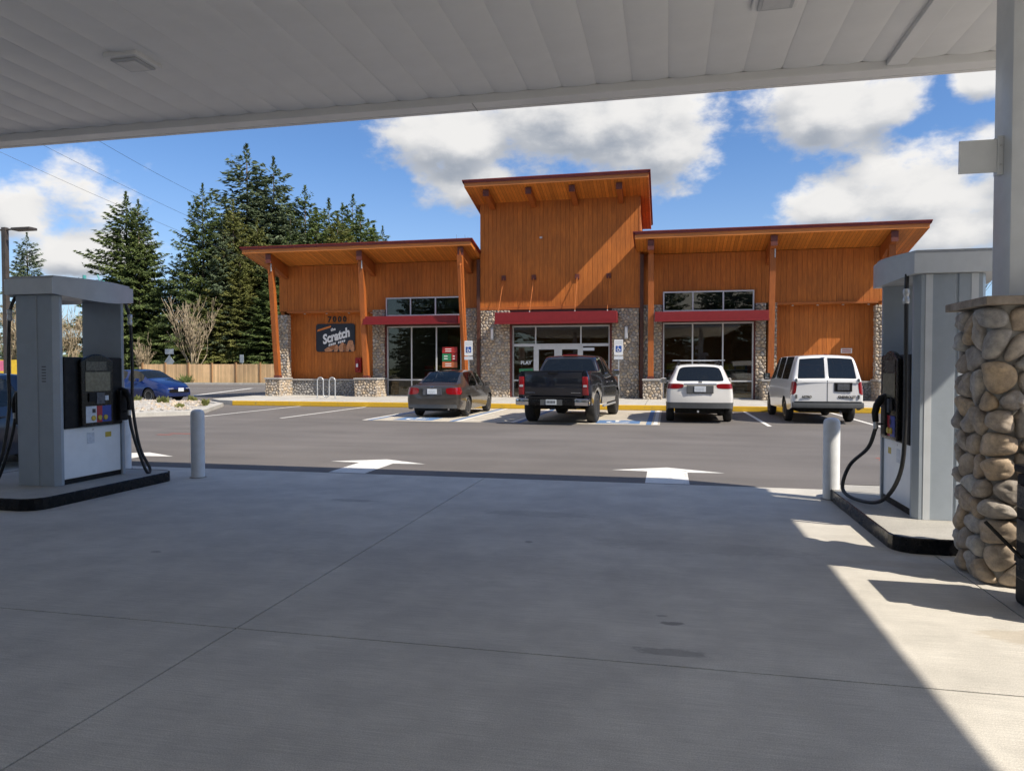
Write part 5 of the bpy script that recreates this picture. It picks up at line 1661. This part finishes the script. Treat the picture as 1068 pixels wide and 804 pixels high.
def pickup(label, loc, rz, body):
    t = thing('pickup_truck', label, 'pickup', loc, rz)
    CY_ = 1.92
    sp = dict(st=[CY_, CY_ + .03, CY_ + .10, CY_ + .24, CY_ + .34, 2.45, 2.98, 3.10, 3.5, 3.78, 3.9, 4.2, 4.48, 4.55, 4.9, 5.3, 5.62, 5.80],
              sill=[(1.9, .50), (4.4, .50), (5.8, .46)], axles=(4.90,), arch=.50, zc=.42, fr=[1, .90, .52, .24, 0], rows=[.50, .72, .98, 1.18],
              zb=[(1.9, 1.33), (4.4, 1.31), (5.3, 1.26), (5.8, 1.10)],
              zr=[(CY_, 1.36), (CY_ + .03, 1.385), (CY_ + .24, 1.79), (CY_ + .34, 1.85), (2.6, 1.89), (3.4, 1.89), (3.84, 1.82), (4.52, 1.36), (5.2, 1.32), (5.8, 1.14)],
              wb=[(1.9, .965), (4.5, .965), (5.3, .93), (5.8, .84)],
              wr=[(CY_, .90), (CY_ + .03, .90), (CY_ + .26, .76), (2.5, .74), (3.6, .74), (3.84, .75), (4.52, .86), (5.8, .76)],
              wm=[(1.9, 1.02), (5.2, 1.025), (5.5, .99), (5.8, .90)],
              crown=[(CY_, .0), (2.3, .035), (3.8, .04), (4.5, .03), (5.8, .03)], bulge=.01, tuck=.03, crease=.7,
              mats={'cab': (body, 0, False), 'window': ('car_glass_dark', -.004, True), 'rear_window': ('car_glass_dark', -.004, True), 'windscreen': ('car_glass', -.004, True), 'headlight': ('lamp_clear', .003, True)})
    def tg(where, j, y, s):
        if where == 'top':
            if CY_ + .03 < y < CY_ + .24 and j >= 1: return 'rear_window'
            if 3.86 < y < 4.5: return 'windscreen'
        if where == 'glass' and (2.24 < y < 2.98 or 3.10 < y < 4.25): return 'window'
        if where == 'nose' and j[0] == 3 and j[1] < 2: return 'headlight'
        return 'cab'
    sp['tagger'] = tg
    shell(sp, t)
    # bed: two sides with wheel arches, floor, front wall, tailgate
    ax, ra = 1.20, .50
    for s in (1, -1):
        b_ = MB()
        ysb = sorted(set([0.06, .10, .3, .5, 1.86, 1.895] + [round(ax + ra * c, 3) for c in (-1, -.95, -.8, -.6, -.3, 0, .3, .6, .8, .95, 1)]))
        prof = [(None, .985), (.72, 1.005), (.98, 1.022), (1.18, 1.015), (1.33, .985), (1.43, .955), (1.445, .94), (1.44, .84)]
        cols_ = []
        for y in ysb:
            z0 = .52
            if abs(y - ax) < ra - 1e-3: z0 = max(z0, .42 + math.sqrt(ra * ra - (y - ax) ** 2))
            taper = 1.0 - .045 * max(0, (.25 - y) / .19) ** 2
            c_ = []
            for k_, (z, x) in enumerate(prof):
                zz = z0 if z is None else max(z, z0 + .01 * k_)
                c_.append((s * x * taper, y, zz))
            c_.append((s * .83, y, .86 if abs(y - ax) > ra else .98)); cols_.append(c_)
        nP = len(cols_[0])
        b_.add([p for c_ in cols_ for p in c_], [(i * nP + k_, i * nP + k_ + 1, (i + 1) * nP + k_ + 1, (i + 1) * nP + k_) for i in range(len(ysb) - 1) for k_ in range(nP - 1)] + [tuple(range(nP)), tuple((len(ysb) - 1) * nP + k_ for k_ in range(nP))])
        b_.build('bed_side', body, t, 'auto')
        # tail lamp
        l_ = MB()
        l_.add([(s * .80, .035, .80), (s * .965, .035, .80), (s * .995, .20, .82), (s * .80, .20, .82), (s * .80, .035, 1.30), (s * .945, .035, 1.30), (s * .975, .20, 1.30), (s * .80, .20, 1.30)],
               [(0, 1, 2, 3), (4, 5, 6, 7), (0, 1, 5, 4), (1, 2, 6, 5), (2, 3, 7, 6), (3, 0, 4, 7)])
        tl = l_.build('tail_light', 'tail_red', t, 'auto', .02)
        xx = sorted((s * .83, s * .93))
        box('reverse_lamp', xx[0], xx[1], .028, .034, 1.02, 1.08, 'lamp_clear', tl)
        xx = sorted((s * .62, s * 1.0))
        box('bumper_corner', xx[0], xx[1], -.14, .16, .53, .72, 'chrome', t, .035, 'auto')
        xx = sorted((s * .985, s * 1.06))
        box('side_step', xx[0], xx[1], 2.1, 4.3, .40, .45, 'galvanised', t, .015)
        for y in (2.55, 3.55):
            xx = sorted((s * 1.02, s * 1.05))
            box('door_handle', xx[0], xx[1], y, y + .2, 1.10, 1.14, 'chrome', t, .01)
    box('bed_floor', -.80, .80, .12, 1.88, .80, .86, 'black_plastic', t)
    box('bed_front', -.83, .83, 1.84, 1.90, .80, 1.44, body, t)
    tgt = box('tailgate', -.795, .795, .04, .115, .765, 1.425, body, t, .02, 'auto')
    box('tailgate_cap', -.80, .80, .03, .125, 1.427, 1.455, 'black_plastic', tgt, .01)
    box('tailgate_handle', -.14, .14, .022, .041, 1.36, 1.415, 'black_plastic', tgt, .008)
    for s in (1, -1):
        xx = sorted((s * .50, s * .76))
        box('tailgate_badge', xx[0], xx[1], .032, .0405, .86, .875, 'chrome', tgt)
    bp = box('rear_bumper', -.64, .64, -.15, .06, .53, .70, 'black_gloss', t, .03, 'auto')
    box('bumper_step', -.66, .66, -.145, .10, .703, .745, 'black_plastic', bp, .01)
    box('bumper_pad', -.30, .30, -.158, -.1505, .54, .69, 'bumper_grey', bp)
    plate(bp, -.159, .55, 'sign_back', 0, .29, .14)
    box('underbody', -.60, .60, .2, 5.4, .42, .76, 'underbody', t)
    box('tow_hitch', -.05, .05, -.12, .1, .42, .50, 'underbody', t)
    MB().lathe([(.10, -.16), (.16, -.10), (.17, 0), (.16, .10), (.10, .16)], (0, 1.2, .42), 12, 'x').build('differential', 'underbody', t, 'auto')
    MB().tube([(-.8, 1.2, .42), (.8, 1.2, .42)], .05, 8).build('axle', 'underbody', t)
    put_wheels(t, (1.20, 4.90), .87, .42, .285, .255, 6, 'alloy_dark')
    mirror(t, 4.02, 1.28, .98, 'chrome', (.24, .12, .20))
    box('brake_lamp', -.22, .22, CY_ + .30, CY_ + .36, 1.895, 1.925, 'tail_red', t, .012)
    seats(t, (2.5, 3.4), .45, .85, .62)
    return t

sedan('dark grey sedan with red tail lights parked nose in', (-7.0, 20.75, 0), 0, 'paint_graphite')
pickup('black pickup truck with chrome rear bumper parked at the entrance', (-3.02, 18.95, 0), R(-4.5), 'paint_black')
suv('white suv with roof cross bars parked right of the pickup', (0.87, 20.35, 0), 0, 'paint_offwhite')
van('white passenger van with twin rear doors parked at the right', (4.25, 20.85, 0), R(1.2), 'paint_white').scale = (.95, 1, 1)
# blue car on the lane beyond the gravel bed, nose towards the shop
a_ = R(-8.0)
hd = Vector((math.cos(a_), math.sin(a_), 0)); sd = Vector((-hd.y, hd.x, 0))
near = Vector((-22.25, 27.25, 0))
tail = near + sd * .80 - hd * 3.63
b_ = sedan('bright blue saloon car on the lane behind the gravel bed', tuple(tail), a_ - PI / 2, 'paint_blue', name='blue_car', dk=True)
plate(b_, 4.615, .48, face=1)
sedan('navy car waiting on the far side of the left fuel pump', (-10.55, 6.9, 0), 0, 'paint_navy', name='waiting_car')

# ------------------------------------------------------------------ fence, signs, poles, wires
fn = thing('timber_fence', 'tan board fence with darker posts along the far kerb', 'fence', (-30, 58, 0))
bay = 2.44; FX = -48.05
def fence_bay(seed):
    rr = random.Random(seed); b_ = MB(); x = .06
    while x < bay - .06:
        w = min(.142, bay - .06 - x)
        b_.box(x + .003, x + w - .003, -.012 - rr.uniform(0, .006), .012, .05, 1.83 + rr.uniform(-.012, .012)); x += w
    b_.box(.05, bay - .05, .013, .05, .35, .44).box(.05, bay - .05, .013, .05, 1.45, 1.54)
    return b_.mesh('board_panel', 'fence_wood')
bays = [fence_bay(i) for i in range(4)]
pst = MB().box(-.065, .065, -.075, .065, -.05, 1.96).box(-.08, .08, -.09, .08, 1.962, 1.99).mesh('post', 'post_wood')
i = 0; x = FX
while x < -14:
    link('post', pst, fn, (x + 30, 0, 0))
    if x + bay < -13: stuff(link('board_panel', bays[i % 4], fn, (x + 30, 0, 0)))
    x += bay; i += 1
def road_sign(px, py_top, Y, w, label, diamond=True):
    p = on_y(px, py_top, Y)
    t = thing('road_sign', label, 'sign', (p[0], Y, 0), R(-14))
    MB().tube([(0, 0, -.05), (0, 0, p[2])], .035, 8).build('post', 'galvanised', t)
    if diamond:
        h = w * .62
        MB().prism([(0, p[2] - .55 - 2 * h), (h, p[2] - .55 - h), (0, p[2] - .55), (-h, p[2] - .55 - h)], 'y', -.06, -.045).build('diamond_panel', 'sign_back', t)
        box('name_panel', -w * .55, w * .55, -.06, -.045, p[2] - .5, p[2], 'sign_back', t)
    else:
        box('panel', -w / 2, w / 2, -.06, -.045, p[2] - .75, p[2], 'sign_back', t, .01)
road_sign(177, 364, 60.5, 1.1, 'grey backed diamond road sign above the fence')
road_sign(252.5, 370, 60.5, .5, 'small grey backed road sign above the fence near the shop', False)
road_sign(288.5, 370, 61.0, .45, 'narrow grey backed sign at the shop corner above the fence', False)

lp = thing('light_pole', 'dark square lamp post at the far left edge', 'lamp post', (-21.85, 20.0, .15))
box('pole', -.075, .075, -.075, .075, .0, 6.10, 'steel_pole', lp)
box('base', -.25, .25, -.25, .25, -.1, .45, 'concrete_cap', lp, .03)
ar = MB().tube([(.1, 0, 6.02), (.55, 0, 6.06)], .03, 8).build('arm', 'steel_pole', lp)
box('lamp_head', .40, 1.15, -.16, .16, 5.97, 6.06, 'steel_pole', lp, .02)
box('lamp_head', -1.2, -.45, -.16, .16, 6.02, 6.11, 'steel_pole', lp, .02)
MB().tube([(-.55, 0, 6.06), (-.1, 0, 6.02)], .03, 8).build('arm', 'steel_pole', lp)
pole_lab = 'thin black power line crossing the sky, %s of three'
for (p, q, w) in (((10, 158), (185, 235), 'lowest'), ((62, 155), (200, 222), 'middle'), ((119, 151), (207, 198), 'highest')):
    dx, dy = q[0] - p[0], q[1] - p[1]
    A_ = on_y(p[0] - dx * .9, p[1] - dy * .9, 38.0); B_ = on_y(q[0] + dx * .7, q[1] + dy * .7, 66.0)
    A_, B_ = Vector(A_), Vector(B_)
    pts = [A_.lerp(B_, u / 14) - Vector((0, 0, .5 * (1 - (2 * u / 14 - 1) ** 2))) for u in range(15)]
    tag(MB().tube(pts, .012, 6).build('power_line', 'wire'), pole_lab % w, 'power line', 'power lines')

bo = thing('roadside_banner', 'yellow and pink banner board seen past the left pump', 'banner', tuple(on_y(6, 395, 40.0)[:2]) + (0,), R(25))
for s in (-1, 1): MB().tube([(s * .9, 0, 0), (s * .9, 0, 1.7)], .04, 6).build('post', 'galvanised', bo)
box('board', -1.1, 1.1, -.07, -.04, .95, 2.05, 'banner_yellow', bo)
box('patch', -.35, .25, -.075, -.071, 1.3, 2.0, 'banner_pink', bo)
hs = thing('distant_house', 'low red roofed house far beyond the left pump', 'house', (-62.0, 78.0, 1.6))
box('wall', -6, 6, 0, 6, -1.5, 1.9, 'house_wall', hs)
MB().prism([(-.7, 1.9), (3, 3.9), (6.7, 1.9)], 'x', -6.6, 6.6).build('roof', 'house_red', hs)
for x in (-3.5, -.5, 2.8):
    w_ = box('window', x, x + 1.2, -.03, -.002, .1, 1.2, 'frame_white', hs); box('pane', x + .1, x + 1.1, -.036, -.031, .2, 1.1, 'car_glass_dark', w_)

# ------------------------------------------------------------------ trees
def mesh_np(name, V, Fq, tint, mat):
    me = bpy.data.meshes.new(name)
    n, k_ = len(V), Fq.shape[1]
    me.vertices.add(n); me.vertices.foreach_set('co', V.astype(np.float32).ravel())
    me.loops.add(Fq.size); me.loops.foreach_set('vertex_index', Fq.astype(np.int32).ravel())
    me.polygons.add(len(Fq)); me.polygons.foreach_set('loop_start', np.arange(0, Fq.size, k_, dtype=np.int32))
    me.update(calc_edges=True)
    at = me.attributes.new('tint', 'FLOAT', 'POINT'); at.data.foreach_set('value', tint.astype(np.float32))
    me.materials.append(M[mat])
    return me
def conifer(seed, H, Rm, mat, droop=.25, sparse=1.0, low=.05, tops=1, shape=.76):
    """trunk mesh and crown mesh: whorls of drooping limbs set with many needle sprays"""
    g_ = np.random.default_rng(seed)
    tr = MB()
    tr.tube([(0, 0, -.1), (.03 * H * .1, 0, H * .4), (0, .02, H * .93)], .018 * H, 8, .02)
    P, D, S, T = [], [], [], []
    NB = int(430 * sparse)
    for b_ in range(NB):
        u = 1 - math.sqrt(1 - (b_ + g_.random()) / NB * .985)
        u = min(.985, u * .75 + .25 * (b_ / NB))
        z = H * (low + (1 - low) * u)
        rad = Rm * (1 - u) ** shape * (1.0 if u > .10 else .80 + 2 * u) + .15
        a_ = b_ * 2.39996 + g_.normal(0, .35)
        ln = rad * g_.uniform(.62, 1.12)
        if g_.random() < .07: ln *= 1.18
        up = .75 * u * u - droop * (1 - u) + g_.normal(0, .09)
        ca, sa = math.cos(a_), math.sin(a_)
        tone = g_.uniform(0, 1)
        if ln > .7 and b_ % 3 == 0: tr.tube([(0, 0, z), (ca * ln * .5, sa * ln * .5, z + up * ln * .5 - .04 * ln), (ca * ln * .9, sa * ln * .9, z + up * ln * .9 - .10 * ln)], .004 * H * (1 - u) + .012, 4, .008)
        ns = int(8 + ln * 16 * (.5 + .5 * sparse))
        for s in g_.uniform(.10, 1, ns) ** .75:
            sag = -.22 * ln * s * (1.25 - s)
            side = g_.normal(0, .16 * ln * (1.08 - s) + .08)
            P.append((ca * ln * s - sa * side, sa * ln * s + ca * side, z + up * ln * s + sag - abs(side) * .25 + g_.normal(0, .06)))
            th = a_ + math.copysign(.55, side) + g_.normal(0, .45)
            D.append((math.cos(th), math.sin(th), up * .5 + g_.normal(-.40, .28)))
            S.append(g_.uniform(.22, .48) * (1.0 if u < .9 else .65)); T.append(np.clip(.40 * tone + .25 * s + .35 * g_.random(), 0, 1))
    for q in range(70):
        P.append((g_.normal(0, .16 * (1.05 - q / 70)), g_.normal(0, .16 * (1.05 - q / 70)), H * (.92 + .065 * q / 70))); th = g_.uniform(0, 6.28)
        D.append((math.cos(th) * .7, math.sin(th) * .7, .6)); S.append(.28); T.append(.5)
    P, D, S, T = np.array(P), np.array(D), np.array(S), np.array(T)
    D /= np.linalg.norm(D, axis=1)[:, None]
    up_ = np.array([0, 0, 1.0]) + g_.normal(0, .45, D.shape)
    W = np.cross(D, up_); W /= np.linalg.norm(W, axis=1)[:, None] + 1e-6
    Nn = np.cross(W, D)
    L = S[:, None]
    A = P - D * L * .35
    B1 = P + W * L * .24 - Nn * L * .10
    B2 = P - W * L * .24 - Nn * L * .10
    C = P + D * L * .75 - Nn * L * .06
    Q = P + Nn * L * .03
    V = np.stack([A, B1, C, B2, Q], 1).reshape(-1, 3)
    k_ = np.arange(len(P)) * 5
    Fq = np.concatenate([np.stack([k_, k_ + 1, k_ + 4], 1), np.stack([k_ + 1, k_ + 2, k_ + 4], 1), np.stack([k_ + 2, k_ + 3, k_ + 4], 1), np.stack([k_ + 3, k_, k_ + 4], 1)])
    return tr.mesh('trunk', 'trunk_bark', True), mesh_np('crown', V, Fq, np.repeat(T, 5), mat)
KINDS = {'fir': conifer(1, 20, 6.2, 'fir_needles', .22), 'fir2': conifer(2, 20, 5.7, 'fir_needles', .32), 'spruce': conifer(3, 20, 5.3, 'spruce_needles', .22, .9),
         'thin': conifer(4, 20, 4.0, 'spruce_needles', .30, .78, .10, 1, .7), 'cedar': conifer(5, 20, 5.6, 'cedar_needles', .40, 1.05), 'far': conifer(6, 20, 4.8, 'fir_needles', .25, .8)}
def tree(kind, px, py, Y, label, wide=1.0, grp=None, rz=0.0):
    p = on_y(px, py, Y); k_ = p[2] / 20.0
    t = thing('conifer_tree', label, 'tree', (p[0], Y, 0), rz, grp)
    s = k_ * wide
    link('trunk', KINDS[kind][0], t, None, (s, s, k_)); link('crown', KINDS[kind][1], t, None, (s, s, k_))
    return t
G = 'conifers behind the fence'
tree('fir', 131, 197, 70, 'dark broad fir standing alone left of the conifer group', 1.15, G, .4)
tree('fir2', 144, 205, 69, 'second dark fir leader growing against the lone left fir', .9, G, 2.0)
tree('fir', 211, 188, 68.5, 'dark fir at the left front of the conifer group', .86, G, 1.3)
tree('spruce', 233, 232, 67.5, 'grey green spruce in front of the conifer group', .9, G, 3.0)
tree('thin', 257, 147, 73, 'tallest thin topped conifer in the group', 1.35, G, .2)
tree('cedar', 243, 205, 69, 'olive green conifer below the tallest tree', .9, G, 4.0)
tree('spruce', 285, 160, 74, 'second tallest conifer right of the tallest', 1.1, G, 5.0)
tree('cedar', 268, 225, 70, 'broad olive conifer beside the shop corner', .95, G, .9)
tree('fir2', 318, 190, 75, 'dark pointed conifer above the left wing roof', 1.0, G, 1.0)
tree('spruce', 303, 213, 73, 'lower conifer between two tall ones above the left roof', 1.1, G, 2.4)
tree('far', 343, 204, 84, 'far conifer above the middle of the left roof', 1.2, G, 3.3)
tree('far', 357, 209, 88, 'far conifer second from right above the left roof', 1.1, G, .3)
tree('far', 368, 200, 86, 'far pointed conifer above the timber beam of the left roof', 1.15, G, 1.9)
tree('far', 384, 226, 90, 'short far conifer near the right of the tree line', 1.1, G, 4.4)
tree('far', 399, 233, 95, 'rightmost small conifer of the tree line', .8, G, 5.4)
tree('spruce', 28, 240, 76, 'lone open conifer at the far left behind the pump hood', 1.05, 'conifers behind the fence', 2.2)
tree('far', 330, 215, 80, 'fuller conifer filling the tree line above the left roof', 1.6, G, .7)
tree('cedar', 352, 222, 78, 'olive conifer low in the tree line above the left roof', 1.3, G, 1.7)
tree('far', 376, 216, 82, 'dense conifer right of centre above the left roof', 1.5, G, 2.7)
tree('spruce', 268, 186, 78, 'grey green conifer filling between the two tallest trees', 1.25, G, .5)
tree('cedar', 296, 200, 76, 'olive conifer behind the second tallest tree', 1.2, G, 1.5)
tree('fir2', 236, 212, 76, 'dark fir filling behind the left front fir', 1.2, G, 2.5)
tree('far', 390, 232, 84, 'bushy low conifer at the right end of the tree line', 1.6, G, 3.5)
tree('fir', 188, 262, 70, 'dark lower fir left of the conifer group', 1.1, G, 2.9)
tree('fir2', 300, 240, 69, 'wide fir hidden by the left end of the shop roof', 1.3, G, 3.9)
tree('cedar', 250, 262, 67.2, 'olive low branched conifer right behind the fence', 1.1, G, 4.9)
tree('cedar', 222, 300, 66.5, 'low bushy evergreen just behind the fence', 1.7, G, 2.2)
tree('fir2', 282, 290, 66.8, 'low evergreen behind the fence by the shop corner', 1.6, G, 3.2)
tree('fir', 165, 330, 66.9, 'short evergreen behind the fence left of the bare tree', 1.6, G, 1.2)

def bare_tree(label, base, H, seed, mat, lean=(0, 0), spread=.5, n0=6, name='bare_tree', depth=4, r0=None, rmin=.014, f0=.34):
    rr = random.Random(seed)
    tk, cr = MB(), MB()
    def grow(p, d, ln, r, k_):
        pts = [p]; q = p; dd = d.copy()
        for _ in range(3):
            dd = (dd + Vector((rr.gauss(0, .10), rr.gauss(0, .10), .10))).normalized()
            q = q + dd * (ln / 3); pts.append(q)
        (tk if k_ == depth else cr).tube(pts, r, 5 if k_ > 2 else 3, r * .55)
        if k_ == 0: return
        for _ in range(n0 if k_ == depth else rr.choice((2, 3, 3, 4))):
            b_ = pts[rr.choice((1, 2, 3, 3))]
            nd = (dd + Vector((rr.gauss(0, spread), rr.gauss(0, spread), rr.gauss(.12, spread * .5)))).normalized()
            grow(b_, nd, (H * .36 if k_ == depth and f0 < .3 else ln) * rr.uniform(.55, .85), max(rmin, r * .55), k_ - 1)
    r0 = r0 or H * .014
    grow(Vector((0, 0, -.1)), Vector((lean[0], lean[1], 1)).normalized(), H * f0, r0, depth)
    t = thing(name, label, 'tree', base, 0)
    tk.build('trunk', mat, t, True); cr.build('crown', mat, t, True)
for (px, pt, Y, sd_, lab) in ((199, 304, 60.6, 3, 'pale leafless tree behind the fence before dark firs'), (148, 345, 60.2, 4, 'small leafless tree at the left end of the fence'), (66, 306, 60, 5, 'brown leafless tree seen through the gap in the left pump'), (78, 312, 62, 11, 'leafless thicket tree right in the gap of the left pump'), (35, 290, 64, 6, 'brown leafless tree behind the left pump hood'), (50, 310, 61, 12, 'low leafless tree left in the gap of the left pump'), (10, 300, 66, 13, 'leafless tree beside the lamp post at the left edge')):
    p = on_y(px, pt, Y); bare_tree(lab, (p[0], Y, 0), p[2] * 1.1, sd_, 'bare_bark', spread=.30, n0=13, depth=4, r0=.12, rmin=.026, f0=.14)
p = on_y(1032, 195, 62); bare_tree('dark leafless tree behind the right canopy column', (p[0] + 3.2, 62, 0), p[2] * .95, 8, 'bare_bark_dark', spread=.5, n0=6, depth=4, rmin=.012)
p = on_y(478, 232, 64); bare_tree('thin leafless tree top between left roof and tower', (p[0], 64, 0), p[2], 9, 'bare_bark_dark', spread=.4, n0=7)
# teal machine part showing over the pump hood
tl = thing('teal_play_frame', 'teal metal frame far behind the left pump hood', 'frame', tuple(on_y(100, 395, 52)[:2]) + (0,))
p = on_y(100, 288, 52)
MB().tube([(-1.0, 0, 0), (-1.0, 0, p[2] + .1)], .14, 8).build('post', 'teal', tl)
MB().tube([(-1.0, 0, p[2] - 1.4), (.9, 0, p[2] - 1.2), (.3, 0, p[2] + .1)], .06, 6).build('boom', 'teal', tl)
MB().tube([(.8, 0, 0), (.9, 0, p[2] - .4)], .10, 8).build('post', 'teal', tl)

def shrub(label, x, y, z, h, n, seed, mat='shrub_leaves'):
    g_ = np.random.default_rng(seed); b_ = MB(); st_ = MB()
    for _ in range(n):
        a_, e_ = g_.uniform(0, 2 * PI), g_.uniform(.5, 1.45); L = h * g_.uniform(.5, 1.0)
        d = Vector((math.cos(a_) * math.cos(e_), math.sin(a_) * math.cos(e_), math.sin(e_)))
        w = d.orthogonal().normalized() * (.025 + .02 * g_.random())
        p0 = Vector((g_.normal(0, h * .15), g_.normal(0, h * .15), 0)); b_.tint = float(g_.random())
        b_.add([p0 - w * .5, p0 + w * .5, p0 + d * L * .6 + w, p0 + d * L, p0 + d * L * .6 - w], [(0, 1, 2, 3, 4)])
    t = thing('grass_clump', label, 'plant', (x, y, z), 0, 'clumps in the gravel bed')
    b_.build('leaves', mat, t)
    st_.tube([(0, 0, -.05), (0, 0, h * .3)], .03, 5, .015).build('stem', 'bare_bark', t)
for i, (px, py, h, lab) in enumerate(((141, 420, .42, 'green leafy clump in gravel bed just right of the left pump'), (170, 421, .40, 'taller green clump in gravel bed below the blue car wheel'), (200, 418, .34, 'brown low clump in gravel bed near the blue car nose'), (188, 424, .22, 'tiny dark clump in gravel near the bed edge'), (213, 421, .3, 'small dry clump near the pale bed kerb'))):
    r_ = ray(px, py); k_ = (.2 - EYE) / r_[2]
    shrub(lab, r_[0] * k_, r_[1] * k_, .14, h, 90 if i < 2 else 50, i, 'shrub_leaves' if i < 2 else 'cedar_needles')
p = on_y(194, 399, 57.7)
shrub('young evergreen planted against the tan fence', p[0], 57.75, 0, 1.25, 90, 33, 'fir_needles')

# wood on the far side of the road behind the pumps, seen mirrored in the shop windows
wd = MB()
dst = [KINDS['fir'][1], KINDS['cedar'][1], KINDS['far'][1]]
vs_all, fs_all, ts_all, off = [], [], [], 0
for i in range(26):
    me = dst[i % 3]
    n = len(me.vertices); c_ = np.empty(n * 3, np.float32); me.vertices.foreach_get('co', c_); c_ = c_.reshape(-1, 3)
    tt = np.empty(n, np.float32); me.attributes['tint'].data.foreach_get('value', tt)
    f_ = np.empty(len(me.polygons) * 3, np.int32); me.loops.foreach_get('vertex_index', f_); f_ = f_.reshape(-1, 3)
    k_ = random.uniform(.75, 1.15)
    vs_all.append(c_ * k_ + np.array([-85 + i * 5.6 + random.uniform(-2, 2), -38 + random.uniform(-6, 3), 0])); fs_all.append(f_ + off); ts_all.append(tt); off += n
fw = link('far_wood', mesh_np('far_wood', np.concatenate(vs_all), np.concatenate(fs_all), np.concatenate(ts_all), 'fir_needles'))
tag(stuff(fw), 'dark conifer wood mirrored in the shop windows', 'wood')
